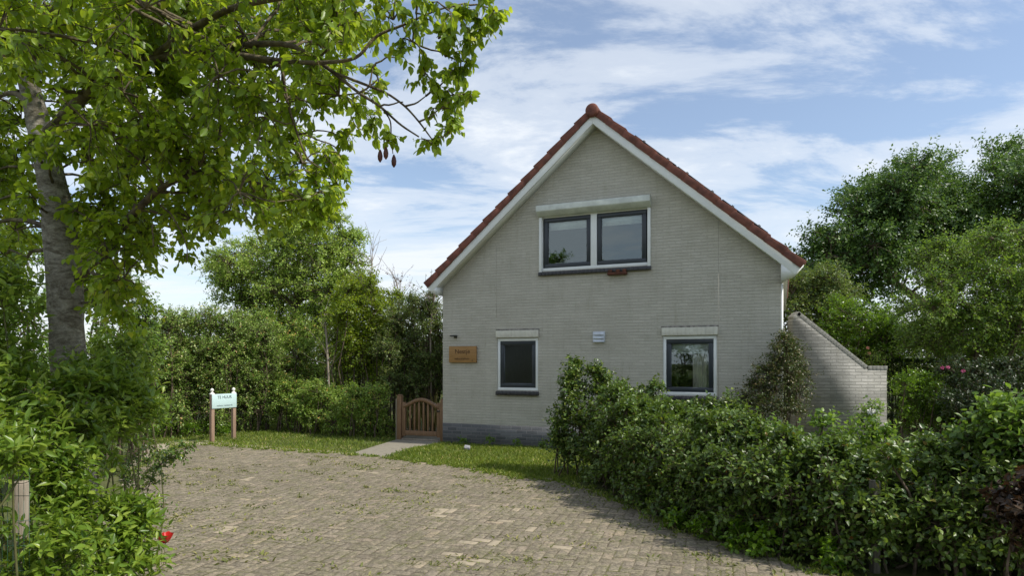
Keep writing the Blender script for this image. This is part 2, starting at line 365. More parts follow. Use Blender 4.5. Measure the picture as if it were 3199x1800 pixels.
def curve_pts(a, b, n=6, bend=.12, rng=None, lift=0):
    a = np.asarray(a, float); b = np.asarray(b, float); t = np.linspace(0, 1, n)[:, None]; L_ = np.linalg.norm(b - a)
    off = (rng.normal(size=3) if rng is not None else np.zeros(3)) * L_ * bend + np.array([0, 0, lift * L_])
    p = a + (b - a) * t + off * 4 * t * (1 - t)
    if rng is not None: p[1:-1] += rng.normal(size=(n - 2, 3)) * L_ * .018
    return p

def plant(name, label, cat, lobes, leafmat, seed, base=None, trunk=None, trunkmat=None, limbmat=None, parts=('crown', 'trunk'), group=None, stem_n=1, stem_r=.012, conn_r=.03, **kw):
    """lobes: (x, y, z, r); trunk: list of (x,y,z,rad) polyline; every lobe is joined to the trunk by a limb"""
    rng = np.random.default_rng(seed); lm = MB(); sm = MB()
    lobes = np.array(lobes, float)
    if base is None: base = (lobes[:, 0].mean(), lobes[:, 1].mean(), 0)
    root = empty(name, base, label=label, cat=cat, group=group); base = np.array(base, float)
    skel = []; tm_ = MB() if limbmat else sm
    if trunk is not None:
        for ti_, tr in enumerate(trunk):
            tr = np.array(tr, float); n = max(3, len(tr) * 4)
            s = np.linspace(0, len(tr) - 1, n); tt = np.stack([np.interp(s, np.arange(len(tr)), tr[:, q]) for q in range(4)], 1)
            # soften corners
            for _ in range(3): tt[1:-1] = (tt[:-2] + 2 * tt[1:-1] + tt[2:]) / 4
            (tm_ if ti_ == 0 else sm).tube(tt[:, :3] - base, tt[:, 3] * (1 + rng.normal(size=n) * .03), 12 if tt[0, 3] > .06 else 7)
            skel.append(tt)
        sk = np.concatenate(skel)
    for lb in lobes:
        c, r = lb[:3], lb[3]
        if trunk is not None:
            dd = np.linalg.norm(sk[:, :3] - c, axis=1) + np.maximum(sk[:, 2] - c[2], 0) * 1.2
            j = np.argmin(dd); a = sk[j, :3]; L_ = np.linalg.norm(a - c)
            rr = min(sk[j, 3] * .6, conn_r * (.4 + .4 * L_))
            if L_ > .05: sm.tube(curve_pts(a, c, 6, .07, rng, .04) - base, np.linspace(rr, max(rr * .4, stem_r * .9), 6), 6, cap=False)
        else:
            for _ in range(stem_n):
                g = np.array([c[0] + rng.normal() * .08, c[1] + rng.normal() * .08, 0])
                sm.tube(curve_pts(g, c, 5, .04, rng) - base, np.linspace(stem_r * 1.6, stem_r, 5), 5, cap=False)
        k2 = dict(kw); q_ = min(1, r / (.8 * np.median(lobes[:, 3]))); k2['B'] = max(3, int(kw.get('B', 12) * q_ ** 1.2)); k2['ln'] = kw.get('ln', .25) * (.45 + .55 * q_)
        lobe(lm, sm, c - base, r, rng, br=stem_r, **k2)
    lm.build(parts[0], leafmat, root)
    if limbmat: tm_.build('trunk', trunkmat, root, smooth=True); sm.build('limbs', limbmat, root, smooth=True)
    else: sm.build(parts[1], trunkmat or M['stem'], root, smooth=True)
    return root

def pxl(rows):  # (px, py, Y, r) -> world lobes
    return [(*P(a, b, Y), r) for a, b, Y, r in rows]

def fill(poly, Y0, Y1, n, r0, r1, seed, gap=0):
    """lobes spread through a region of space seen as an outline between two depths"""
    rng = random.Random(seed); xs = [p[0] for p in poly]; ys = [p[1] for p in poly]; outl = []; tries = 0
    while len(outl) < n and tries < 20000:
        tries += 1
        x = rng.uniform(min(xs), max(xs)); y = rng.uniform(min(ys), max(ys)); ins = False
        for i in range(len(poly)):
            (xa, ya), (xb, yb) = poly[i], poly[i - 1]
            if (ya > y) != (yb > y) and x < (xb - xa) * (y - ya) / (yb - ya) + xa: ins = not ins
        if not ins: continue
        if gap and any((x - o[0]) ** 2 + (y - o[1]) ** 2 < gap * gap for o in outl): continue
        outl.append((x, y, rng.uniform(Y0, Y1), rng.uniform(r0, r1)))
    return pxl(outl)

# ------------------------------------------------------------ ground
def ground_mat():
    m, nt, b = base_mat('ground', .95, .2)
    f = noise_tex(nt, 1.1, 8, .65); f2 = noise_tex(nt, 22, 6, .7)
    c = ramp(nt, f, [(.35, (.075, .095, .022)), (.55, (.10, .115, .035)), (.72, (.17, .145, .085))])
    c = mixc(nt, 1, c, ramp(nt, f2, [(.3, (.6, .6, .6)), (.7, (1.25, 1.25, 1.25))]), 'MULTIPLY')
    nt.links.new(c, b.inputs['Base Color']); bump(nt, b, f2, .8, .03); return m
mb = MB(); mb.add([(-900, -900, 0), (900, -900, 0), (900, 900, 0), (-900, 900, 0)], [(0, 1, 2, 3)])
mb.build('ground', ground_mat(), kind='structure')

def G(px, py):  # photo pixel -> point of the ground
    Y = CH * F / (py - HZ); return ((px - 1600) / F * Y, Y)

def inside(poly, x, y):
    ins = False
    for i in range(len(poly)):
        (xa, ya), (xb, yb) = poly[i], poly[i - 1]
        if (ya > y) != (yb > y) and x < (xb - xa) * (y - ya) / (yb - ya) + xa: ins = not ins
    return ins

DRIVE = [(-3.9, -3), (-3.6, 4.5), (-4.3, 7.0), (-5.6, 9.3)] + [G(500, 1425), G(560, 1398), G(640, 1392), G(760, 1402), G(900, 1412), G(1085, 1424), G(1200, 1433), G(1330, 1450), G(1450, 1466), G(1540, 1485), G(1640, 1500)] + \
        [(.45, 8.9), (.95, 8.2), (1.25, 7.5), (1.65, 6.1), (2.1, 5.36), (2.4, 4.87), (3.2, 4.2), (5, 3.8), (7, -3)]

def soil_mat():
    m, nt, b = base_mat('joint_soil', .95, .15)
    f = noise_tex(nt, 3, 6, .7); f2 = noise_tex(nt, 70, 4, .7)
    c = ramp(nt, f, [(.35, (.12, .10, .07)), (.5, (.20, .17, .12)), (.62, (.13, .13, .05)), (.75, (.20, .175, .12))])
    c = mixc(nt, 1, c, ramp(nt, f2, [(.3, (.6, .6, .6)), (.7, (1.3, 1.3, 1.3))]), 'MULTIPLY')
    nt.links.new(c, b.inputs['Base Color']); bump(nt, b, f2, .8, .02); return m
def sheet(name, poly, z, mat, **kw):
    mb = MB(); tr = tessellate_polygon([[Vector((x, y, 0)) for x, y in poly]])
    mb.add([(x, y, z) for x, y in poly], [tuple(t) for t in tr]); o = mb.build(name, mat, **kw)
    bm = bmesh.new(); bm.from_mesh(o.data); 
    bmesh.ops.recalc_face_normals(bm, faces=bm.faces)
    for f in bm.faces:
        if f.normal.z < 0: f.normal_flip()
    bm.to_mesh(o.data); bm.free(); return o
M['soil'] = soil_mat()
SANDP = [(-8.6, 10.2), (-6.3, 9.6), (-4.6, 7.4), (-3.9, 7.2), (-4.4, 9.2), (-6.0, 11.6), G(520, 1408), G(600, 1380), G(720, 1383), G(900, 1400), G(1090, 1424), G(1000, 1440), G(800, 1425), G(640, 1418), G(520, 1440)]
M['sand'] = rough_mat('sand', (.26, .22, .155), (.38, .33, .24), 9, .95, 120, .6, .01, c3=(.20, .185, .12))
sheet('sandy_verge', [G(410, 1440), G(470, 1395), G(560, 1376), G(660, 1378), G(800, 1392), G(1000, 1408), G(1110, 1418), G(1000, 1435), G(700, 1420), G(520, 1450), G(380, 1520)], .004, M['sand'], kind='structure')
sheet('paving_bed', DRIVE, .0172, M['soil'], kind='structure')

def paver_mat():
    m, nt, b = base_mat('pavers', .9, .25)
    g = nt_new(nt, 'ShaderNodeNewGeometry')
    c = ramp(nt, g.outputs['Random Per Island'], [(0, (.172, .147, .112)), (.4, (.196, .168, .130)), (.8, (.220, .190, .148)), (.975, (.255, .21, .163)), (.99, (.30, .245, .18)), (1, (.32, .27, .20))])
    big = noise_tex(nt, .55, 6, .6); sp = noise_tex(nt, 34, 7, .85); mid = noise_tex(nt, 6, 8, .8)
    c = mixc(nt, 1, c, ramp(nt, big, [(.3, (.80, .79, .78)), (.6, (1.08, 1.07, 1.04))]), 'MULTIPLY')
    c = mixc(nt, ramp(nt, mid, [(.44, (0, 0, 0)), (.64, (.75, .75, .75))]), c, (.145, .140, .075))
    c = mixc(nt, ramp(nt, noise_tex(nt, 4.1, 8, .8), [(.5, (0, 0, 0)), (.68, (.6, .6, .6))]), c, (.27, .237, .172))
    c = mixc(nt, 1, c, ramp(nt, sp, [(.36, (.45, .44, .43)), (.5, (1, 1, 1)), (.62, (1.55, 1.5, 1.42))]), 'MULTIPLY')
    nt.links.new(c, b.inputs['Base Color'])
    bump(nt, b, sp, .45, .008); return m
def pavers():
    rng = np.random.default_rng(5); u = .093; mb = MB(); ang = math.radians(-17); ca, sa = math.cos(ang), math.sin(ang)
    allV = []; patchV = []; PALE = [(1390, 1612, 45, 16), (1500, 1700, 60, 14), (1450, 1752, 70, 16), (1690, 1668, 40, 12), (1770, 1722, 45, 12), (1130, 1482, 40, 6), (1250, 1560, 30, 8), (1590, 1640, 30, 8), (780, 1500, 30, 6), (700, 1660, 35, 8)]
    for c in range(-100, 100):
        for r in range(-44, 155):
            m = (c - r) % 4
            if m == 0: x0, y0, wx, wy = c * u, r * u, 2 * u, u
            elif m == 3: x0, y0, wx, wy = c * u, r * u, u, 2 * u
            else: continue
            cx, cy = x0 + wx / 2, y0 + wy / 2; X = cx * ca - cy * sa; Y = cx * sa + cy * ca
            if Y < 1.0 or Y > 14 or not inside(DRIVE, X, Y): continue
            g = .0055; hx, hy = wx / 2 - g, wy / 2 - g; bv = .011
            top = .022 + rng.normal() * .0010; tilt = rng.normal(size=2) * .006; rot = rng.normal() * .025
            q = []
            for (ax, ay, az) in [(-hx,-hy,0),(hx,-hy,0),(hx,hy,0),(-hx,hy,0),(-hx+bv,-hy+bv,1),(hx-bv,-hy+bv,1),(hx-bv,hy-bv,1),(-hx+bv,hy-bv,1)]:
                bx, by = ax - ay * rot, ay + ax * rot
                z = (top if az else top - .0045) + bx * tilt[0] + by * tilt[1]
                q.append(((cx + bx) * ca - (cy + by) * sa, (cx + bx) * sa + (cy + by) * ca, z))
            kx, ky = 1600 + F * X / Y, HZ + F * CH / Y
            pale = any(((kx - a) / c_) ** 2 + ((ky - b) / d_) ** 2 < 1 for a, b, c_, d_ in PALE) and rng.random() < .55
            (patchV if pale else allV).append(q)
    A = np.array(allV); n = len(A); f = np.array([(4,5,6,7),(0,1,5,4),(1,2,6,5),(2,3,7,6),(3,0,4,7)])
    mb.addarr(A.reshape(-1, 3), (f[None] + (np.arange(n) * 8)[:, None, None]).reshape(-1, 4))
    pm = paver_mat(); mb.build('driveway', pm, kind='structure')
    A = np.array(patchV); n = len(A); mb = MB(); mb.addarr(A.reshape(-1, 3), (f[None] + (np.arange(n) * 8)[:, None, None]).reshape(-1, 4))
    mb.build('driveway_repairs', rough_mat('pale_pavers', (.27, .225, .155), (.36, .30, .215), 12, .9, 60, .5, .006, c3=(.24, .21, .14)), kind='structure')
pavers()

# path to the gate
PATH = [G(1085, 1424), G(1195, 1436), G(1300, 1400), G(1390, 1384), G(1390, 1340), G(1240, 1335), G(1236, 1377)]
M['path_slab'] = rough_mat('path_slab', (.17, .15, .115), (.25, .225, .175), 7, .9, 110, .5, .006, c3=(.21, .19, .14))
sheet('garden_path', PATH, .014, M['path_slab'], kind='structure')

# grass
LAWN_L = [G(560, 1400), G(640, 1388), G(760, 1398), G(900, 1408), G(1085, 1421), G(1160, 1400), G(1236, 1377), G(1236, 1330), G(1000, 1325), G(760, 1310), G(500, 1320), G(420, 1370)]
LAWN_R = [G(1198, 1430), G(1330, 1447), G(1450, 1463), G(1540, 1481), G(1620, 1497), (.5, 8.8), (1.3, 8.6), (1.9, 10.5), (1.5, 11.75), (-.1, 12.4), G(1384, 1388), G(1300, 1402)]
def blades(name, polys, n, h, seed, mat, label=None, cat=None, wd=.006, clump=0):
    rng = np.random.default_rng(seed); pts = []
    for poly, nn in zip(polys, n):
        xs = [p[0] for p in poly]; ys = [p[1] for p in poly]; c = 0
        while c < nn:
            x, y = rng.uniform(min(xs), max(xs)), rng.uniform(min(ys), max(ys))
            if inside(poly, x, y): pts.append((x, y)); c += 1
    p = np.array(pts)
    k = len(p); hh = h * rng.uniform(.5, 1.25, k) * (1 + .35 * np.sin(p[:, 0] * 3.1 + p[:, 1] * 1.7) * np.sin(p[:, 1] * 2.3)); a = rng.uniform(0, 6.28, k)
    lean = rng.uniform(.2, .9, k) * hh; b = rng.uniform(0, 6.28, k)
    V = np.zeros((k, 4, 3)); dx, dy = np.cos(a) * wd, np.sin(a) * wd
    V[:, 0] = np.stack([p[:, 0] - dx, p[:, 1] - dy, np.zeros(k)], 1); V[:, 1] = np.stack([p[:, 0] + dx, p[:, 1] + dy, np.zeros(k)], 1)
    V[:, 2] = np.stack([p[:, 0] + dx * .7 + np.cos(b) * lean * .35, p[:, 1] + dy * .7 + np.sin(b) * lean * .35, hh * .6], 1)
    V[:, 3] = np.stack([p[:, 0] + np.cos(b) * lean, p[:, 1] + np.sin(b) * lean, hh], 1)
    mb = MB(); mb.addarr(V.reshape(-1, 3), (np.array([(0, 1, 2), (0, 2, 3)])[None] + (np.arange(k) * 4)[:, None, None]).reshape(-1, 3))
    return mb.build(name, mat, label=label, cat=cat, kind='stuff')
blades('grass', [LAWN_L, LAWN_R], [26000, 26000], .055, 3, M['grass'], 'short green lawn grass beside the path and below the house wall', 'grass')

# weeds in the joints
def weeds():
    rng = np.random.default_rng(11); mb = MB(); k = 0
    while k < 6500:
        x, y = rng.uniform(-5.5, 3.2), rng.uniform(3.8, 12.6)
        if not inside(DRIVE, x, y): continue
        if rng.random() > .25 + .75 * (math.sin(x * 2.1 + 1 + .6 * math.sin(y * 3)) * math.sin(y * 1.7 + x) > .15): continue
        k += 1; m = int(rng.integers(5, 16)); s = rng.choice([.010, .018, .042], p=[.66, .29, .05])
        pos = np.stack([x + rng.normal(size=m) * s * 1.2, y + rng.normal(size=m) * s * .9, np.full(m, .014)], 1)
        a = rng.uniform(0, 6.28, m); d = np.stack([np.cos(a), np.sin(a), rng.uniform(.2, 1.2, m)], 1)
        put_leaves(mb, pos, d, np.tile([0, 0, 1.], (m, 1)) + rng.normal(size=(m, 3)) * .3, s * rng.uniform(.6, 1.5, m) * .9, 'lance' if s > .03 else 'diamond')
    mb.build('weeds', M['weed'], label='small weeds and moss sprouting in the joints of the paved driveway', cat='weeds', kind='stuff')
weeds()
def edge_tufts():
    rng = np.random.default_rng(12); mb = MB(); E = [np.array(p) for p in DRIVE[3:24]]
    for a, b in zip(E[:-1], E[1:]):
        Ln = np.linalg.norm(b - a); T = (b - a) / Ln; N = np.array([-T[1], T[0]])
        for _ in range(int(Ln * 34)):
            c = a + T * rng.uniform(0, Ln) + N * (rng.normal() * .07 - .02); m = int(rng.integers(6, 16))
            pos = np.stack([c[0] + rng.normal(size=m) * .02, c[1] + rng.normal(size=m) * .02, np.full(m, .012)], 1); q = rng.uniform(0, 6.28, m)
            put_leaves(mb, pos, np.stack([np.cos(q) * .7, np.sin(q) * .7, rng.uniform(.4, 1.6, m)], 1), rng.normal(size=(m, 3)) + [0, 0, .5], .045 * rng.uniform(.5, 1.3, m), 'lance')
    c = mb; c.build('edge_grass', M['grass'], label='ragged grass tufts creeping over the edge of the paved driveway', cat='grass', kind='stuff')
edge_tufts()

# ------------------------------------------------------------ house
HA = -math.atan2(.3888, .9214); HX, HY = -1.40, 12.96
def W(px, py):
    k = (px - 1600) / F; t = (k * HY - HX) / (.9214 + .3888 * k); return t, CH + (HZ - py) / F * (HY - .3888 * t)
house = empty('house', (HX, HY, 0), HA, label='white painted brick house with red tiled gable roof behind the paved driveway', cat='house')
HW, HD = 6.31, 9.5; AX, AZ, TN = 3.2, 5.92, .87
def zs(x): return AZ - TN * abs(x - AX)
lw = [W(1554, 0)[0], W(1681.5, 0)[0], W(1618, 1221)[1], W(1618, 1057)[1]]
rw = [W(2071.5, 0)[0], W(2240, 0)[0], W(2156, 1236)[1], W(2156, 1050)[1]]
uw = [W(1687, 0)[0], W(2032, 0)[0], W(1860, 838)[1], W(1860, 658)[1]]
OPEN = [lw, rw, uw]
def house_walls():
    mb = MB(); PL = .41
    outer = [(0, PL), (HW, PL), (HW, zs(HW) + .02), (AX, AZ + .02), (0, zs(0) + .02)]
    holes = [[(a, c), (a, d), (b, d), (b, c)] for a, b, c, d in OPEN]
    loops = [[Vector((x, z, 0)) for x, z in lp] for lp in [outer] + holes]
    flat = [p for lp in [outer] + holes for p in lp]
    tr = tessellate_polygon(loops)
    fs = []
    for t in tr:
        a, b, c = [flat[i] for i in t]
        fs.append(tuple(t) if (b[0]-a[0])*(c[1]-a[1]) - (b[1]-a[1])*(c[0]-a[0]) > 0 else tuple(t)[::-1])
    mb.add([(x, 0, z) for x, z in flat], fs)
    for a, b, c, d in OPEN:   # reveals
        y0, y1 = 0, .11
        mb.add([(a,y0,c),(a,y0,d),(a,y1,d),(a,y1,c)], [(0,1,2,3)]); mb.add([(b,y0,c),(b,y0,d),(b,y1,d),(b,y1,c)], [(3,2,1,0)])
        mb.add([(a,y0,d),(b,y0,d),(b,y1,d),(a,y1,d)], [(0,1,2,3)]); mb.add([(a,y0,c),(b,y0,c),(b,y1,c),(a,y1,c)], [(3,2,1,0)])
    mb.add([(0,0,PL),(0,HD,PL),(0,HD,zs(0)),(0,0,zs(0))], [(3,2,1,0)]); mb.add([(HW,0,PL),(HW,HD,PL),(HW,HD,zs(HW)),(HW,0,zs(HW))], [(0,1,2,3)])
    mb.add([(0,HD,PL),(HW,HD,PL),(HW,HD,zs(HW)),(AX,HD,AZ),(0,HD,zs(0))], [(4,3,2,1,0)])
    mb.build('wall', M['white_brick'], house)
    p = MB(); p.box((-.002, -.004, -.1), (HW + .004, HD, PL)); p.build('plinth', M['plinth_brick'], house, label='dark grey brick plinth along the bottom of the wall')
    # rooms behind the windows
    r = MB()
    for a, b, c, d in [(.3, 6.0, .45, 2.62), (1.3, 5.2, 2.75, 4.4)]:
        y0, y1 = .13, 4.2
        r.add([(a,y0,c),(b,y0,c),(b,y1,c),(a,y1,c)], [(0,1,2,3)]); r.add([(a,y0,d),(b,y0,d),(b,y1,d),(a,y1,d)], [(3,2,1,0)])
        r.add([(a,y1,c),(b,y1,c),(b,y1,d),(a,y1,d)], [(0,1,2,3)]); r.add([(a,y0,c),(a,y1,c),(a,y1,d),(a,y0,d)], [(0,1,2,3)]); r.add([(b,y0,c),(b,y1,c),(b,y1,d),(b,y0,d)], [(3,2,1,0)])
    r.add([(2.9,.13,.45),(2.9,4.2,.45),(2.9,4.2,2.62),(2.9,.13,2.62)], [(0,1,2,3)])
    r.build('interior', M['interior'], house)
    j = MB(); x = W(2245, 0)[0]; j.box((x - .004, -.0012, PL), (x + .004, .01, zs(x) - .02)); j.build('expansion_joint', plain('joint_grey', (.36, .34, .285), .9), house); j = MB(); j.box((W(1552, 0)[0] - .003, -.0012, 2.5), (W(1552, 0)[0] + .003, .01, 3.9))
    j.build('expansion_joint', M['joint_grey'], house)
house_walls()

def glass_mat():
    m = bpy.data.materials.new('pane_glass'); m.use_nodes = True; nt = m.node_tree; nt.nodes.clear()
    o = nt_new(nt, 'ShaderNodeOutputMaterial'); t = nt_new(nt, 'ShaderNodeBsdfTransparent'); t.inputs[0].default_value = (.82, .86, .84, 1)
    g = nt_new(nt, 'ShaderNodeBsdfGlossy'); g.inputs['Roughness'].default_value = .004; g.inputs['Color'].default_value = (.82, .95, .98, 1)
    fr = nt_new(nt, 'ShaderNodeFresnel'); fr.inputs['IOR'].default_value = 1.5
    mr = nt_new(nt, 'ShaderNodeMath', operation='MULTIPLY_ADD'); nt.links.new(fr.outputs[0], mr.inputs[0]); mr.inputs[1].default_value = 1.8; mr.inputs[2].default_value = .085
    mx = nt_new(nt, 'ShaderNodeMixShader'); nt.links.new(mr.outputs[0], mx.inputs[0]); nt.links.new(t.outputs[0], mx.inputs[1]); nt.links.new(g.outputs[0], mx.inputs[2])
    f = noise_tex(nt, .9, 1, .4); bp = nt_new(nt, 'ShaderNodeBump'); bp.inputs['Strength'].default_value = .10; bp.inputs['Distance'].default_value = .008
    nt.links.new(f, bp.inputs['Height']); nt.links.new(bp.outputs[0], g.inputs['Normal'])
    nt.links.new(mx.outputs[0], o.inputs[0]); return m
M['glass'] = glass_mat()

def frame(mb, x0, x1, z0, z1, w, y0, y1):
    mb.box((x0, y0, z0), (x1, y1, z0 + w)); mb.box((x0, y0, z1 - w), (x1, y1, z1))
    mb.box((x0, y0, z0 + w), (x0 + w, y1, z1 - w)); mb.box((x1 - w, y0, z0 + w), (x1, y1, z1 - w))

def window(x0, x1, z0, z1, sashes, fw, label, blind_h, sill=True, y=0.0):
    f = MB(); frame(f, x0 + .002, x1 - .002, z0 + .002, z1 - .002, fw, y + .012, y + .10)
    if len(sashes) == 2:
        f.box((sashes[0][1], y + .012, z0 + fw + .002), (sashes[1][0], y + .10, z1 - fw - .002))
    wn = f.build('window', M['white_paint'], house, bevel=.003, label=label)
    for a, b in sashes:
        s = MB(); sw = .075; frame(s, a + .002, b - .002, z0 + fw + .003, z1 - fw - .003, sw, y + .028, y + .09); s.build('sash', M['anthracite'], wn, bevel=.004)
        s = MB(); frame(s, a + sw, b - sw, z0 + fw + sw, z1 - fw - sw, .012, y + .045, y + .07); s.build('glazing_bead', M['lead'], wn)
        g = MB(); g.box((a + sw + .006, y + .056, z0 + fw + sw + .006), (b - sw - .006, y + .060, z1 - fw - sw - .006))
        g = MB(); xa, xb, za, zb = a + sw + .004, b - sw - .004, z0 + fw + sw + .004, z1 - fw - sw - .004
        g.add([(xa, y + .058, za), (xb, y + .058, za), (xb, y + .058, zb), (xa, y + .058, zb)], [(0, 1, 2, 3)]); g.build('pane', M['glass'], wn)
        if blind_h:
            bl = MB(); zt = z1 - fw - sw; bl.box((xa + .01, y + .105, zt - blind_h), (xb - .01, y + .108, zt + .05)); bl.box((xa + .01, y + .10, zt - blind_h - .02), (xb - .01, y + .115, zt - blind_h))
            bl.build('roller_blind', M['blind'], wn)
    if sill:
        s = MB(); n = max(3, int((x1 - x0 + .04) / .075)); d = (x1 - x0 + .04) / n
        for i in range(n):
            a = x0 - .02 + i * d; s.prism([(-.055, z0 - .095), (-.055, z0 - .045), (.02, z0 + .0), (.02, z0 - .07)], 0, a + .004, a + d - .004)
        s.box((x0 - .018, -.045, z0 - .085), (x1 + .018, .01, z0 - .022))
        s.build('sill', M['dark_sill'], wn, bevel=.003, label='sill of dark glazed bricks on edge')
    return wn
fw = .052
window(lw[0], lw[1], lw[2], lw[3], [(lw[0] + fw, lw[1] - fw)], fw, 'small ground floor window right of the wooden name board', 0)
window(rw[0], rw[1], rw[2], rw[3], [(rw[0] + fw, rw[1] - fw)], fw, 'wider ground floor window with a curtain behind the pane', .16)
um0, um1 = W(1845, 0)[0], W(1864, 0)[0]
window(uw[0], uw[1], uw[2], uw[3], [(uw[0] + fw + .02, um0), (um1, uw[1] - fw - .02)], fw, 'double upstairs window under the roller shutter box', .13)
# curtain inside the right hand room
mb = MB(); xs = np.linspace(0, 1, 30); cx0 = rw[1] - .42
V = []
for zc in (rw[2] - .3, rw[3] + .02):
    for i, s in enumerate(xs): V.append((cx0 + s * .26, .20 + .03 * math.sin(s * 26) + .01 * math.sin(s * 61), zc))
mb.add(V, [(i, i + 1, i + 31, i + 30) for i in range(29)])
mb.build('curtain', M['curtain'], house, smooth=True, label='cream curtain hanging behind the right ground floor window')

# lintels
for (a, b, c, d), (l0, l1) in ((lw, (1030, 1054)), (rw, (1020, 1046))):
    zt = d + .15; mb = MB(); n = int((b - a + .05) / .068); dd = (b - a + .04) / n
    for i in range(n): mb.box((a - .02 + i * dd + .003, -.042 + (i * 37 % 5) * .001, d + .012), (a - .02 + (i + 1) * dd - .003, .01, zt))
    mb.box((a - .017, -.036, d + .014), (b + .017, .01, zt - .003))
    ln_ = mb.build('lintel', M['lintel_brick'], house, bevel=.003)
    mb = MB(); mb.box((a - .03, -.006, zt), (b + .03, .01, zt + .028)); mb.build('lintel_strip', M['strip_dark'], ln_)  # thin dark strip along the top of the lintel

# shutter box
z = uw[3]; mb = MB(); mb.prism([(-.001, z + .16), (-.15, z + .16), (-.17, z + .145), (-.175, z + .05), (-.165, z + .035), (-.05, z - .035), (-.001, z - .035)], 0, uw[0] - .02, uw[1] + .02)
sh = mb.build('roller_shutter', M['weathered_white'], house, bevel=.004, label='pale metal roller shutter box above the upstairs window')
mb = MB()
for x0, x1 in ((uw[0] - .008, uw[0] + .045), (uw[1] - .045, uw[1] + .008)):
    mb = MB(); mb.box((x0, -.028, uw[2] - .03), (x1, -.001, z - .036)); mb.build('guide_rail', M['white_paint'], sh, bevel=.003)

# vent, wall lamp
(vx0, vz1), (vx1, vz0) = W(1854, 1037), W(1891, 1070); mb = MB(); mb.box((vx0, -.035, vz0), (vx1, -.001, vz1))
for i in range(3):
    zc = vz0 + (vz1 - vz0) * (i + .5) / 3; hh = (vz1 - vz0) / 6 - .006
    mb.prism([(-.036, zc - hh), (-.062, zc - hh), (-.036, zc + hh)], 0, vx0 + .012, vx1 - .012)
mb.build('wall_vent', M['aluminium'], house, bevel=.002, label='grey slatted metal vent between the two ground floor windows')
lx, lz = W(1424, 1052); mb = MB(); mb.box((lx - .035, -.02, lz - .03), (lx + .035, -.001, lz + .03)); mb.box((lx - .012, -.10, lz), (lx + .012, -.02, lz + .02))
mb.prism([(-.16, lz - .005), (-.16, lz + .02), (-.06, lz + .03), (-.05, lz - .005)], 0, lx - .05, lx + .05)
mb.build('wall_lamp', M['dark_metal'], house, bevel=.003, label='small dark downlight above the wooden name board')

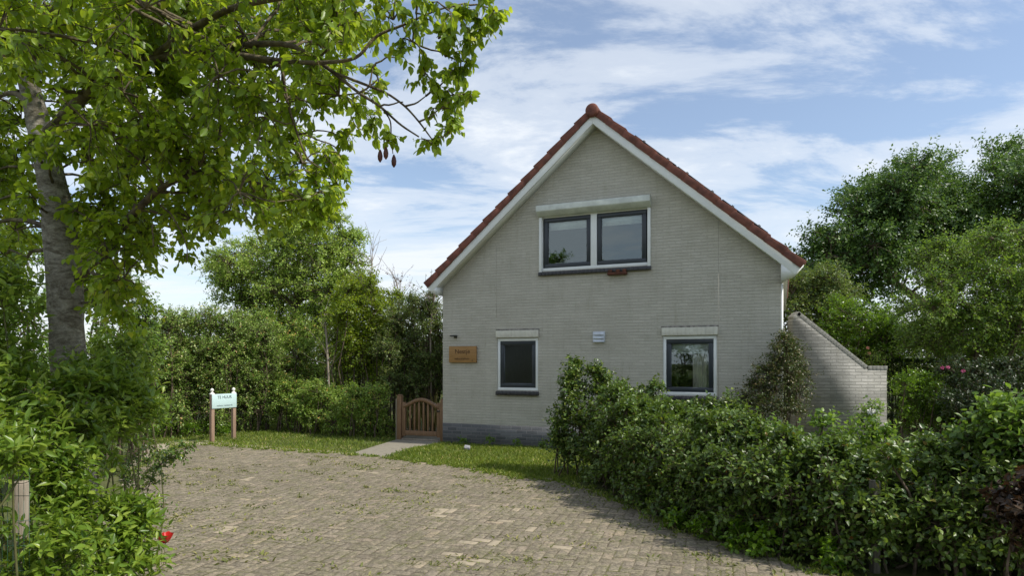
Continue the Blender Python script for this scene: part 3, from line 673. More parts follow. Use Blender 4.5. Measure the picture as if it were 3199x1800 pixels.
# roof
def roof():
    sl = math.hypot(1, TN); ux, uz = 1 / sl, TN / sl       # unit along the slope (left side: up to the right)
    rt = MB(); vt = MB(); bb = MB(); sf = MB(); so = MB()
    for side in (-1, 1):
        def Q(s, h):   # s: metres from the apex down the slope, h: height perpendicular above the soffit plane
            x = AX + side * (s * ux) + side * h * uz * 0; z = AZ - s * uz
            return (AX + side * (s * ux + h * uz), AZ - s * uz + h * ux)
        LEN = (AX + .116) * sl
        # bargeboard
        q = [Q(-.0, 0), Q(LEN, 0), Q(LEN, .13), Q(.0, .13)]; q[0] = (AX, AZ); q[3] = (AX, AZ + .13 * sl)
        bb.prism(q, 1, -.265, -.24)
        # soffit board under the verge and the eaves
        q = [(AX, AZ), Q(LEN, 0), Q(LEN, .02), (AX, AZ + .02 * sl)]; so.prism(q, 1, -.24, -.0)
        # roof deck
        q = [(AX, AZ + .024 * sl), Q(LEN, .024), Q(LEN, .13), (AX, AZ + .13 * sl)]; sf.prism(q, 1, -.236, .0)
        L2 = AX * sl - (.06 if side < 0 else .16); q = [(AX, AZ + .024 * sl), Q(L2, .024), Q(L2, .13), (AX, AZ + .13 * sl)]; sf.prism(q, 1, .002, HD + .2)
        # boxed eaves
        xe = -.116 if side < 0 else 2 * AX + .116; xw = 0 if side < 0 else HW; Qe = Q(LEN, .0)
        Qo = Q(LEN + .0, .20)
        if side < 0: prof = [(xe, Qe[1] - .004), (xw - .001, Qe[1] - .06), (xw - .001, zs(0) + .01), (Qo[0], Qo[1])]
        else: prof = [(xe, Qe[1] - .004), (Qo[0], Qo[1]), (xw + .001, zs(HW) + .01), (xw + .001, Qe[1] - .10)]
        so.prism(prof, 1, -.262, .0)
        gx = (-.105, -.002) if side < 0 else (HW + .002, HW + .105)
        gt = MB(); gt.prism([(gx[0], 3.0), (gx[1], 3.0), (gx[1], 3.13), (gx[0], 3.13)], 1, .002, HD); gt.build('gutter', M['white_paint'], house, bevel=.004)
        # tiles in stepped courses
        n = 13; s0 = -.14; tl = (LEN - .03 - s0) / n
        for i in range(n):
            a, b = s0 + i * tl, s0 + (i + 1) * tl + .030
            ja, jb = .004 * math.sin(i * 7.3 + side), .005 * math.sin(i * 3.1)
            # verge tile: turned-down face lying against the bargeboard
            q = [Q(a, .118 + ja * .5), Q(b, .124 + jb * .5), Q(b, .262 + jb), Q(a, .232 + ja)]
            if side > 0: q = q[::-1]
            vt.prism(q, 1, -.292 - .003 * (i % 2), -.10)
            # field tiles: wavy course
            last = i == n - 1; bf = b if not last else AX * sl - (.02 if side < 0 else .12)
            ys = np.arange(-.095, HD + .2, .0375); wv = .018 * np.sin((ys + .095) / .30 * 2 * math.pi)
            A = [Q(a, .198 + w_) for w_ in wv]; B_ = [Q(b if y_ < 0 else bf, .232 + w_) for w_, y_ in zip(wv, ys)]; C_ = [Q(b if y_ < 0 else bf, .208 + w_) for w_, y_ in zip(wv, ys)]
            m = len(ys); V = [(p[0], y, p[1]) for p, y in zip(A, ys)] + [(p[0], y, p[1]) for p, y in zip(B_, ys)] + [(p[0], y, p[1]) for p, y in zip(C_, ys)]
            fs = [(k, k + 1, m + k + 1, m + k) for k in range(m - 1)] + [(m + k, m + k + 1, 2 * m + k + 1, 2 * m + k) for k in range(m - 1)]
            if side > 0: fs = [f[::-1] for f in fs]
            rt.add(V, fs)
    r = rt.build('roof', M['roof_tile_old'], house); 
    sf.build('roof_deck', M['grey_wood'], r); vt.build('verge_tiles', M['roof_tile'], r, bevel=.004)
    bb.build('bargeboard', M['white_paint'], house, bevel=.003); so.build('soffit', M['white_paint'], house)
    # ridge
    rg = MB(); zc = AZ + .225 * sl - .075; n = 24
    a = np.linspace(-.35, math.pi + .35, 13)
    k = 0; y = -.30
    while y < HD + .1:
        R0, R1 = .118, .108; V = []
        for yy, R in ((y, R0), (y + .44, R1)):
            for t in a: V.append((AX + .0 + R * math.cos(t), yy, zc + R * math.sin(t)))
        rg.add(V, [(i, i + 1, i + 14, i + 13) for i in range(12)][::1]); y += .40; k += 1
    rg.build('ridge_tiles', M['roof_tile'], r, smooth=True)
    cp = MB(); t = np.linspace(0, 2 * math.pi, 25)[:-1]; rings = [(.118, -.28), (.119, -.326), (.110, -.338), (.075, -.346), (.035, -.350), (.004, -.351)]
    cp.add([(AX + R_ * math.cos(q), yy_, zc + R_ * math.sin(q)) for R_, yy_ in rings for q in t], [(24 * k + i, 24 * k + (i + 1) % 24, 24 * k + 24 + (i + 1) % 24, 24 * k + 24 + i) for k in range(5) for i in range(24)])
    cp.build('ridge_end_cap', M['roof_tile'], r, label='round red end cap of the ridge')
    # solar panels on the right slope
    def Qr(s, h): return (AX + s * ux + h * uz, AZ - s * uz + h * ux)
    for i, (s0, s1) in enumerate([(.62, 1.58), (1.62, 2.58), (2.62, 3.58)]):
        for jx in range(4):
            y0 = .15 + jx * 1.68; mb = MB(); q = [Qr(s0, .285), Qr(s1, .285), Qr(s1, .322), Qr(s0, .322)][::-1]; mb.prism(q, 1, y0, y0 + 1.64)
            for ss in (s0 + .2, s1 - .2): mb.prism([Qr(ss, .23), Qr(ss + .04, .23), Qr(ss + .04, .335), Qr(ss, .335)][::-1], 1, y0 - .03, y0 - .002)
            mb.build('solar_panel', M['black_panel'], r, label='black solar panel on the right hand slope')
    mb = MB(); mb.box((HW + .002, .004, .42), (HW + .034, .075, 2.93)); mb.build('downpipe', M['white_paint'], house)
roof()

# things on the wall
def on_wall(px, py, name, **kw):
    t, z = W(px, py); c, s = math.cos(HA), math.sin(HA); return empty(name, (HX + c * t, HY + s * t, z), HA, **kw), t, z
def text_mesh(body, size, mat, parent, loc, ext=.002, name='lettering', align='CENTER', width=None, rot=(math.pi / 2, 0, 0)):
    cu = bpy.data.curves.new('lettering', 'FONT'); cu.body = body; cu.size = size; cu.extrude = ext; cu.align_x = align; cu.align_y = 'CENTER'
    tmp = bpy.data.objects.new('lettering_curve', cu); COL.objects.link(tmp); dg = bpy.context.evaluated_depsgraph_get()
    me = bpy.data.meshes.new_from_object(tmp.evaluated_get(dg)); bpy.data.objects.remove(tmp); bpy.data.curves.remove(cu)
    me.materials.clear(); me.materials.append(mat); o = bpy.data.objects.new(name, me); COL.objects.link(o); o.parent = parent; o.location = loc; o.rotation_euler = rot
    if width:
        xs = [v.co.x for v in me.vertices]; o.scale = (width / (max(xs) - min(xs)), 1, 1)
    return o
nb, t, z = on_wall(1449, 1108, 'name_board', label='honey coloured wooden name board on the white wall left of the window', cat='sign')
t0, t1 = W(1407, 0)[0] - t, W(1491.5, 0)[0] - t; hh = (W(1449, 1082)[1] - W(1449, 1133)[1]) / 2
mb = MB(); mb.box((t0, -.055, -hh), (t1, -.012, hh)); mb.build('board', M['sign_wood'], nb, bevel=.006)
for xx in (t0 + .04, t1 - .07): mb = MB(); mb.box((xx, -.012, -.02), (xx + .03, -.001, .02)); mb.build('bracket', M['dark_metal'], nb)
text_mesh('Nestje', .125, M['letters_brown'], nb, (0, -.056, .055), width=.33)
text_mesh('vakantiehuis', .06, M['letters_brown'], nb, (-.01, -.056, -.085), width=.33)
text_mesh('4', .05, M['letters_brown'], nb, (.215, -.056, -.125))
ns, t, z = on_wall(1931, 852, 'wooden_ledge', label='small red brown wooden ledge fixed below the upstairs window', cat='ledge')
mb = MB(); mb.box((-.175, -.10, -.045), (.175, -.002, .0)); mb.box((-.165, -.085, .002), (-.09, -.004, .05)); mb.box((-.02, -.085, .002), (.05, -.004, .05)); mb.box((.10, -.08, .002), (.165, -.004, .05))
mb.build('shelf', M['nest_wood'], ns, bevel=.004)

# ------------------------------------------------------------ garden wall
def garden_wall():
    Y = 11.0; pA = P(2478, 990, Y); X0 = pA[0]; X1 = P(2771, 0, Y)[0]; xp = P(2497, 0, Y)[0]; zp = P(0, 973, Y)[2]; xk = P(2712, 0, Y)[0]; zk = P(0, 1144, Y)[2]
    g = empty('garden_wall', (X0, Y, 0), label='weathered grey brick garden wall with a sloping top right of the house', cat='wall')
    mb = MB(); pr = [(0, -.1), (X1 - X0, -.1), (X1 - X0, zk - .06), (xk - X0, zk - .06), (xp - X0, zp - .07), (0, pA[2] - .05)]
    mb.prism(pr[::-1], 1, 0, .22); mb.build('wall', M['garden_brick'], g)
    # coping of bricks on edge
    cp = MB(); pts = [(-.01, pA[2]), (xp - X0, zp), (xk - X0, zk), (X1 - X0 + .012, zk)]
    for (xa, za), (xb, zb) in zip(pts[:-1], pts[1:]):
        Ls = math.hypot(xb - xa, zb - za); n = max(1, int(Ls / .06)); dx_, dz_ = (xb - xa) / Ls, (zb - za) / Ls; dl = Ls / n
        for i in range(n):
            s0, s1 = i * dl + .0015, (i + 1) * dl - .0015; nx, nz = -dz_, dx_; th = .07
            cp.prism([(xa + dx_ * s0, za + dz_ * s0), (xa + dx_ * s1, za + dz_ * s1), (xa + dx_ * s1 - nx * th, za + dz_ * s1 - nz * th), (xa + dx_ * s0 - nx * th, za + dz_ * s0 - nz * th)][::-1], 1, -.004, .224)
    cp.build('coping', rough_mat('coping_brick', (.20, .195, .17), (.31, .30, .265), 11, .9, 60, .6, .006), g, bevel=.004)
garden_wall()

# ------------------------------------------------------------ gate
def gate():
    c, s = math.cos(HA), math.sin(HA); t0 = W(1234, 0)[0] - .0; yb = .12
    X, Y = HX + c * t0 - s * yb, HY + s * t0 + c * yb
    g = empty('garden_gate', (X, Y, 0), HA, label='low brown wooden garden gate with an arched top rail beside the house', cat='gate')
    Wd = -t0 - .03
    for x0, x1, h in ((0, .10, .93), (Wd - .075, Wd, .86)):
        p = MB(); p.box((x0, -.05, 0), (x1, .05, h)); p.prism([(x0, h + .001), (x1, h + .001), (x1 - .03, h + .03), (x0 + .03, h + .03)], 1, -.05, .05); p.build('post', M['gate_wood'], g, bevel=.006)
    p = MB(); p.box((-.06, -.0, 0), (-.008, .06, .86)); p.build('post', M['grey_wood'], g, bevel=.004)
    a0, a1 = .115, Wd - .09
    for x0 in (a0, a1 - .075): st = MB(); st.box((x0, -.028, .09), (x0 + .075, .028, .80)); st.build('stile', M['gate_wood'], g, bevel=.005)
    br = MB(); br.box((a0 + .077, -.025, .11), (a1 - .077, .025, .21)); br.build('bottom_rail', M['gate_wood'], g, bevel=.004)
    def arch(x): u = (x - a0) / (a1 - a0); return .70 + .15 * (.5 - .5 * math.cos(2 * math.pi * u)) ** .8
    ar = MB(); xs = np.linspace(a0 + .03, a1 - .03, 25)
    for xa, xb in zip(xs[:-1], xs[1:]): pass
    V = [(x, y, arch(x) + dz) for x in xs for (y, dz) in ((-.030, -.03), (.030, -.03), (.030, .045), (-.030, .045))]
    ar.add(V, [(4*i+q, 4*i+(q+1) % 4, 4*i+4+(q+1) % 4, 4*i+4+q) for i in range(24) for q in range(4)] + [(0, 1, 2, 3), (99, 98, 97, 96)])
    ar.build('top_rail', M['gate_wood'], g)
    n = 6; x_in0, x_in1 = a0 + .075, a1 - .075
    for i in range(n):
        x = x_in0 + (x_in1 - x_in0) * (i + 1) / (n + 1); q = MB(); q.box((x - .018, -.012, .212), (x + .018, .010, arch(x) - .032)); q.build('slat', M['gate_wood'], g, bevel=.003)
    la = MB(); la.box((a1 - .07, -.045, .62), (a1 + .03, -.029, .645)); la.build('latch', M['dark_metal'], g)
    # dark threshold board
    q = MB(); q.box((.1, -.03, .0), (Wd - .08, .03, .045)); q.build('threshold', M['grey_wood'], g)
gate()

# ------------------------------------------------------------ for-rent sign
def rent_sign():
    A = np.array(G(663, 1383.5)); B = np.array(G(729.5, 1373)); B = np.array([B[0], A[1] + .38]); d = B - A; L_ = np.linalg.norm(d)
    L_ = .50; g = empty('rent_sign', (A[0], A[1], 0), math.radians(60), label='pale blue rental sign on two wooden posts in front of the hedge', cat='sign')
    for x, h in ((0, .98), (L_, .98)):
        p = MB(); p.box((x - .035, -.035, 0), (x + .035, .035, h)); pp = p.build('post', M['reddish_post'], g, bevel=.004)
        f = MB(); z0 = h
        prof = [(.05, 0), (.05, .02), (.03, .03), (.018, .045), (.018, .055), (.034, .075), (.036, .09), (.026, .112), (.006, .125)]
        n = 12; V = [(x + r * math.cos(2*math.pi*k/n), r * math.sin(2*math.pi*k/n), z0 + z) for r, z in prof for k in range(n)]
        fs = [(n*i+k, n*i+(k+1) % n, n*(i+1)+(k+1) % n, n*(i+1)+k) for i in range(len(prof)-1) for k in range(n)] + [tuple(range(n*(len(prof)-1), n*len(prof)))]
        f.add(V, fs); f.build('finial', M['finial'], pp, smooth=True)
    q = MB(); q.box((-.035, -.052, .69), (L_ + .035, -.037, .985)); q.build('panel', M['sign_panel'], g, bevel=.002)
    text_mesh('TE HUUR', .085, M['letters_grey'], g, (L_ / 2, -.0535, .915), width=.33)
    text_mesh('verhuur makelaardij', .04, M['letters_grey'], g, (L_ / 2, -.0535, .745), width=.36, ext=.001)
rent_sign()

# ------------------------------------------------------------ big tree on the left
def big_tree():
    KS = .75
    T = lambda rows: [(*P(a, b, Y * KS), r * KS * (1.02 if rows[0][0] == 262 else .78)) for a, b, Y, r in rows]
    trunk = [T([(262, 2215, 6.0, .24), (250, 1700, 6.0, .19), (236, 1480, 6.0, .165), (212, 1118, 6.0, .140), (204, 900, 6.0, .150), (194, 745, 6.0, .150), (162, 559, 6.0, .120), (104, 310, 6.0, .088), (52, 124, 6.0, .078), (-10, -100, 6.0, .06), (-20, -230, 6, .02)]),
        T([(238, 880, 6, .07), (330, 770, 5.8, .055), (430, 650, 5.6, .042), (520, 570, 5.5, .034), (650, 530, 5.3, .026), (800, 570, 5.2, .018), (950, 620, 5.1, .010)]),
        T([(130, 430, 6, .06), (300, 260, 5.6, .055), (480, 175, 5.2, .05), (700, 150, 4.9, .045), (880, 205, 4.8, .022)]),
        T([(700, 150, 4.9, .035), (907, 124, 4.7, .024), (1056, 236, 4.6, .017), (1120, 290, 4.6, .014), (1189, 331, 4.6, .012), (1250, 390, 4.6, .010), (1309, 427, 4.6, .007)]),
        T([(1040, 225, 4.6, .014), (1155, 269, 4.6, .013), (1210, 290, 4.6, .011), (1267, 331, 4.6, .010), (1310, 380, 4.6, .009), (1350, 435, 4.6, .006)]),
        T([(600, 150, 5.0, .04), (900, 195, 4.6, .022), (1020, 195, 4.5, .017), (1120, 185, 4.4, .015), (1172, 108, 4.4, .013), (1259, 79, 4.4, .011), (1362, 29, 4.4, .009), (1450, 10, 4.4, .007)]),
        T([(80, 200, 6, .08), (200, 0, 5.5, .07), (500, -180, 5, .055), (900, -260, 4.6, .04), (1250, -220, 4.4, .02)]),
        T([(300, 260, 5.6, .05), (500, 350, 6.2, .04), (700, 400, 6.5, .03), (880, 450, 6.6, .02), (960, 520, 6.6, .01)]),
        T([(480, 175, 5.2, .04), (700, 20, 4.6, .03), (950, -20, 4.3, .022), (1200, -40, 4.2, .015), (1420, -30, 4.2, .009)]),
        T([(1189, 331, 4.6, .008), (1222, 375, 4.6, .007), (1222, 430, 4.6, .006), (1228, 480, 4.6, .004)]),
        T([(880, 205, 4.8, .016), (900, 330, 4.9, .014), (930, 420, 4.9, .011), (960, 500, 4.9, .008), (1010, 530, 4.9, .005)]),
        T([(100, 330, 6, .04), (40, 280, 6.2, .03), (-60, 330, 6.6, .02)])]
    lobes = []
    lobes += fill([(270, 60), (900, 60), (1100, 60), (1080, 300), (960, 420), (960, 560), (850, 610), (700, 640), (560, 640), (400, 760), (300, 800), (260, 500)], 4.4, 7.0, 50, .25, .38, 21, 76)
    lobes += fill([(-60, -40), (1080, -40), (1120, 60), (1000, 130), (200, 150), (0, 200)], 4.2, 6.6, 26, .25, .38, 22, 75)
    lobes += fill([(250, -330), (1050, -330), (1250, -80), (100, -80)], 4.0, 5.8, 14, .32, .45, 23, 120)
    lobes += fill([(-60, 300), (60, 300), (90, 600), (90, 800), (-60, 800)], 6.3, 7.2, 9, .28, .4, 24, 80)
    lobes += fill([(260, 700), (480, 690), (560, 690), (420, 800), (330, 1000), (260, 1000)], 5.4, 6.8, 12, .24, .32, 25, 60)
    lobes += pxl([(20, 120, 5.0, .3), (-40, 60, 5, .25), (600, 690, 5.6, .22), (700, 690, 5.4, .2), (800, 650, 5.6, .24), (950, 640, 5.2, .2), (1000, 600, 5.1, .17), (1010, 700, 5.2, .10)])
    lobes += pxl([(300, 230, 6.8, .3), (350, 340, 6.9, .3), (300, 450, 6.8, .28), (260, 330, 6.7, .26), (300, 560, 6.6, .26), (380, 480, 6.8, .22), (240, 180, 6.7, .28), (200, 80, 6.6, .3), (340, 640, 6.4, .26), (880, 600, 6.2, .22), (850, 690, 6.0, .16), (1000, 650, 5.8, .16), (1040, 560, 5.8, .14), (920, 470, 6, .2), (1060, 480, 5.6, .14)])
    tx = lambda y: float(np.interp(y, [124, 310, 559, 745, 1118], [62, 114, 170, 198, 212]))
    def clear(l):
        px, py = 1600 + F * l[0] / l[1], HZ - F * (l[2] - CH) / l[1]; rr = F * l[3] / l[1]
        return not (l[1] < 6.1 and 150 < py < 1180 and abs(px - tx(py)) < 30 + rr * (.5 if py > 520 else .1))
    lobes = [l for l in lobes if clear(l)]
    lobes += pxl([(70, 50, 5.6, .22), (100, 440, 5.5, .13), (190, 500, 5.5, .13), (110, 620, 5.6, .11), (240, 660, 5.6, .15), (0, 250, 6.7, .28), (-20, 400, 6.8, .28), (10, 520, 6.8, .26), (-40, 120, 6.2, .3), (120, 150, 6.6, .22), (30, 650, 6.9, .25), (-10, -190, 6, .24), (-60, -250, 6.1, .22), (60, -160, 5.8, .24)])
    lobes = [tuple(np.array([0, 0, CH]) + (np.array(l[:3]) - [0, 0, CH]) * KS) + (l[3] * KS,) for l in lobes]
    a = plant('leaning_tree', 'large leaning tree with pale trunk and broad bright green leaves overhanging the driveway', 'tree',
        lobes, M['lf_pear'], 31, base=tuple(P(252, 1680, 6.0 * KS) * [1, 1, 0]), trunk=trunk, trunkmat=M['bark_pale'], limbmat=M['bark_dark'], stem_r=.006, conn_r=.02,
        B=8, S=5, K=6, leaf=.056, ln=.17, shape='ovate', droop=.75, up=.1, flat=.35, out=.6)
    # clusters at the ends of the long twigs, and the fruits
    rng = np.random.default_rng(8); lm = MB(); sm = MB(); base = np.array(a.location)
    for px, py, Y, r, B in [(1180, 385, 4.6, .09, 3), (1212, 440, 4.6, .06, 2), (1350, 450, 4.6, .10, 4), (1400, 415, 4.6, .12, 5), (1375, 340, 4.6, .12, 4), (1425, 300, 4.6, .13, 5), (1465, 300, 4.5, .10, 3), (1400, 240, 4.5, .14, 6), (1330, 230, 4.5, .12, 5),
            (1440, 190, 4.5, .11, 4), (1290, 130, 4.4, .14, 6), (1370, 120, 4.4, .16, 7), (1440, 80, 4.4, .15, 6), (1490, 60, 4.4, .12, 5), (1300, 40, 4.3, .16, 7), (1400, 30, 4.3, .16, 7), (1480, 0, 4.3, .15, 6), (1545, 30, 4.4, .05, 2), (1230, 60, 4.3, .16, 7), (1240, 180, 4.4, .10, 4),
            (1060, 425, 5.2, .10, 4), (1085, 430, 5.2, .07, 3), (1030, 505, 5.1, .10, 4), (1180, 240, 4.6, .07, 3), (1390, 175, 4.5, .12, 5), (1130, 60, 4.4, .18, 8), (1100, 330, 4.6, .08, 3), (1540, 60, 4.4, .09, 3), (1470, 130, 4.4, .10, 4), (1350, 290, 4.6, .08, 3), (585, 815, 5.6, .08, 3), (480, 770, 5.6, .12, 5)]:
        lobe(lm, sm, P(px, py, Y * KS) - base, r * KS, rng, B=max(2, int(B * .6)), S=4, K=5, leaf=.048, ln=.075, shape='ovate', droop=1.1, up=-.1, br=.005, flat=.2)
    sk = np.array([p for tr in trunk for p in tr])
    for (pa, pb) in [((1310, 380), (1375, 340)), ((1375, 340), (1425, 300)), ((1267, 331), (1330, 300)), ((1330, 300), (1400, 240)), ((1259, 79), (1290, 130)), ((1290, 130), (1400, 175)), ((1400, 175), (1440, 190)), ((1350, 435), (1400, 415)), ((1425, 300), (1465, 300)), ((960, 500), (1030, 505)), ((930, 420), (1060, 425)), ((1155, 269), (1165, 210)), ((1165, 210), (1240, 180)), ((1450, 10), (1545, 30)), ((500, 640), (585, 815)), ((1189, 331), (1260, 318)), ((1120, 290), (1180, 240)), ((480, 700), (480, 770))]:
        Y = (4.55 if pa[0] > 1000 else 5.2) * KS
        sm.tube(curve_pts(P(*pa, Y), P(*pb, Y), 6, .06, rng) - base, np.linspace(.006, .003, 6), 5, cap=False)
    lm.build('crown_tips', M['lf_pear'], a); sm.build('twigs', M['bark_dark'], a, smooth=True)
    fr = MB()
    for px, py in ((1188, 487), (1206, 478), (1231, 503)):
        c = P(px, py, 4.6 * KS) - base; n = 8; pr = [(.003, .035), (.010, .02), (.014, 0), (.012, -.02), (.003, -.034)]
        fr.add([(c[0] + r * math.cos(2*math.pi*k/n), c[1] + r * math.sin(2*math.pi*k/n), c[2] + z) for r, z in pr for k in range(n)], [(n*i+k, n*i+(k+1) % n, n*(i+1)+(k+1) % n, n*(i+1)+k) for i in range(4) for k in range(n)])
    fr.build('withered_leaves', M['lf_brown'], a, smooth=True)
big_tree()

# ------------------------------------------------------------ shrubs lower left
rows = [(10, 960, 3.9, .18), (-60, 900, 4.4, .3), (20, 1110, 4.0, .2), (-60, 1080, 4.0, .25), (60, 1260, 3.9, .24), (170, 1300, 3.9, .20), (290, 1270, 4.2, .22), (380, 1285, 4.4, .20), (440, 1310, 4.6, .13), (330, 1190, 4.4, .16), (230, 1220, 4.0, .10),
        (-40, 1300, 3.7, .28), (110, 1390, 3.7, .2), (230, 1390, 3.9, .2), (350, 1370, 4.2, .16), (-40, 1450, 3.4, .22), (170, 1480, 3.7, .14), (-90, 1650, 3.2, .16), (165, 1560, 3.6, .12),
        (210, 1640, 3.6, .15), (290, 1640, 3.7, .16), (370, 1690, 3.8, .15), (430, 1650, 3.9, .12), (250, 1770, 3.5, .2), (380, 1800, 3.7, .18), (200, 1740, 3.3, .12), (120, 1900, 3.3, .25), (300, 1950, 3.5, .25),
        (350, 1120, 5.2, .22), (430, 1200, 5.4, .2), (40, 1440, 3.05, .07), (80, 1470, 3.1, .07)]
plant('privet_shrub', 'bright green leafy shrub filling the lower left corner around the fence post', 'shrub', pxl(rows), M['lf_privet'], 41, parts=('foliage', 'stems'), stem_n=1, stem_r=.0045,
      B=10, S=6, K=9, leaf=.066, ln=.20, shape='lance', droop=.15, up=.75, flat=.8, trunkmat=M['green_stem'])
rows = [(420, 1420, 5.4, .16), (470, 1440, 5.4, .12), (400, 1500, 5.3, .16), (460, 1530, 5.2, .10), (350, 1480, 5.5, .15), (505, 1452, 5.2, .045), (530, 1432, 5.2, .035), (552, 1418, 5.2, .03), (575, 1408, 5.2, .03), (480, 1600, 5.0, .06)]
plant('dark_sprig', 'thin shrub with small dark leaves reaching over the driveway edge', 'shrub', pxl(rows), M['lf_holly'], 42, trunk=[[(*P(400, 1740, 5.35), .010), (*P(420, 1560, 5.35), .008), (*P(450, 1480, 5.3), .006), (*P(505, 1450, 5.2), .004), (*P(575, 1408, 5.2), .002)], [(*P(425, 1740, 5.3), .008), (*P(440, 1600, 5.2), .006), (*P(480, 1590, 5.05), .004)]], parts=('foliage', 'stems'), stem_r=.003, conn_r=.006, B=7, S=4, K=8, leaf=.03, ln=.18, shape='ovate', droop=.1, up=.3)

# far-left foliage behind the trunk
rows = [(x, y, Y, r) for x, y, Y, r in [(-60, 560, 9.5, .6), (20, 640, 9.2, .55), (-80, 760, 9, .6), (60, 820, 9, .5), (-20, 950, 8.6, .55), (90, 1000, 8.4, .5), (20, 1130, 8.2, .5), (120, 1200, 8, .45), (-80, 1200, 8, .5),
        (300, 960, 10.5, .5), (360, 1060, 10.4, .5), (300, 1150, 10, .5), (400, 1180, 10.2, .45), (330, 1280, 9.8, .45), (430, 1290, 10.2, .4), (260, 1330, 9.5, .4), (180, 1300, 8.6, .4), (300, 870, 11, .5), (220, 800, 11, .5), (400, 930, 11.2, .45), (450, 1010, 11.4, .4), (460, 1120, 11.2, .4), (100, 1400, 7.6, .4), (220, 1420, 8.2, .35)]]
plant('broad_shrub', 'tall dark green shrub mass behind the leaning trunk', 'shrub', pxl(rows), M['lf_fresh'], 43, parts=('foliage', 'stems'), stem_n=2, stem_r=.012,
      B=16, S=8, K=9, leaf=.065, ln=.28, shape='diamond', droop=.3, up=.4)

# ------------------------------------------------------------ hedge in the background
def along(ptop, pbot, Y0, Y1, x0, x1, step, rows_, r, seed):
    """lobes filling a hedge between the photo columns x0..x1"""
    rng = random.Random(seed); o = []
    x = x0
    while x <= x1:
        u = (x - x0) / (x1 - x0 + 1e-6); Y = Y0 + (Y1 - Y0) * u
        for k in range(rows_):
            v = (k + .5) / rows_; y = ptop(x) * (1 - v) + pbot(x) * v
            o.append((x + rng.uniform(-.4, .4) * step, y + rng.uniform(-12, 12), Y + rng.uniform(-.3, .5), r * rng.uniform(.8, 1.25)))
        x += step
    return pxl(o)
it = lambda pts: (lambda x: float(np.interp(x, [p[0] for p in pts], [p[1] for p in pts])))
lob = along(it([(420, 1010), (520, 1000), (640, 990), (700, 985), (760, 1010), (860, 1040)]), it([(420, 1330), (700, 1320), (860, 1320)]), 13.6, 15.6, 440, 860, 36, 5, .42, 51)
plant('flowering_hedge', 'tall mixed hedge with cream blossom behind the rental sign', 'hedge', lob, M['lf_mixed'], 51, parts=('foliage', 'stems'), stem_n=1, stem_r=.012, B=15, S=8, K=9, leaf=.055, ln=.3, droop=.2, up=.5)
lob = along(it([(860, 1190), (960, 1200), (1100, 1225), (1220, 1240)]), it([(860, 1330), (1220, 1350)]), 15.2, 13.7, 860, 1215, 36, 3, .30, 52)
plant('beech_hedge', 'lower beech hedge along the back lawn between sign and gate', 'hedge', lob, M['lf_mixed2'], 52, parts=('foliage', 'stems'), stem_n=2, stem_r=.009, B=14, S=7, K=9, leaf=.055, ln=.22, droop=.2, up=.45)
lob = fill([(760, 1000), (1000, 1020), (1040, 1200), (900, 1250), (740, 1180)], 16.2, 17.6, 16, .5, .65, 53, 50)
plant('hazel_shrub', 'grey green shrub rising over the lower hedge', 'shrub', lob, M['lf_mixed2'], 53, parts=('foliage', 'stems'), stem_r=.014, B=16, S=8, K=9, leaf=.07, ln=.35, droop=.25, up=.4)
lob = along(it([(560, 1060), (1384, 1070)]), it([(560, 1240), (1384, 1240)]), 22, 22, 560, 1384, 55, 3, .8, 54)
plant('far_hedge', 'far dark hedge closing the view behind the garden shrubs', 'hedge', lob, M['lf_deep'], 54, parts=('foliage', 'stems'), stem_r=.015, B=14, S=8, K=8, leaf=.11, ln=.5, droop=.2, up=.4, stems=False)
# tall tree in the back
Y = 18.5
lob = fill([(690, 820), (760, 780), (880, 740), (960, 690), (1010, 780), (1100, 830), (1110, 960), (1000, 1060), (820, 1060), (740, 960), (690, 900)], 17.5, 19.8, 46, .5, .75, 61, 44) + \
      pxl([(680, 840, Y, .45), (700, 890, Y, .4), (960, 700, Y, .5), (1010, 640, Y, .45), (980, 655, Y, .5), (1050, 690, Y, .45), (1090, 760, Y, .5), (1060, 790, Y, .5), (940, 680, Y, .4), (1110, 745, Y, .3), (870, 760, Y, .45), (1130, 890, Y, .3)])
t = lambda rows: [(*P(a, b, Y_), r) for a, b, Y_, r in rows]
plant('willow_leaved_tree', 'grey green spreading tree behind the hedge left of the house', 'tree', lob, M['lf_tall'], 61, base=tuple(P(950, 1320, 18.5) * [1, 1, 0]),
      trunk=[t([(950, 1320, 18.5, .16), (945, 1100, 18.5, .13), (925, 950, 18.5, .10), (930, 820, 18.5, .07), (960, 690, 18.5, .03)]), t([(925, 960, 18.5, .08), (820, 870, 18.3, .05), (700, 850, 18.2, .03)]), t([(930, 880, 18.5, .06), (1020, 820, 18.6, .04), (1090, 760, 18.6, .03)])],
      trunkmat=M['bark_dark'], stem_r=.014, conn_r=.04, B=18, S=8, K=9, leaf=.075, ln=.38, droop=.35, up=.15, sq=(1.15, 1, .75))
lob = fill([(1080, 890), (1180, 890), (1240, 950), (1240, 1060), (1190, 1180), (1080, 1190), (1040, 1080)], 15.0, 16.4, 30, .32, .45, 62, 34)
plant('lime_green_shrub', 'bright lime green shrub at the foot of the tall tree', 'shrub', lob, M['lf_lime'], 62, parts=('foliage', 'stems'), stem_r=.012, B=14, S=7, K=8, leaf=.07, ln=.26, droop=.35, up=.2)
lob = fill([(1220, 990), (1300, 950), (1370, 1000), (1384, 1080), (1376, 1220), (1310, 1270), (1220, 1240), (1200, 1100)], 14.4, 15.8, 36, .30, .45, 63, 30) + pxl([(1340, 960, 15, .2), (1352, 920, 15, .12), (1290, 950, 15, .2)])
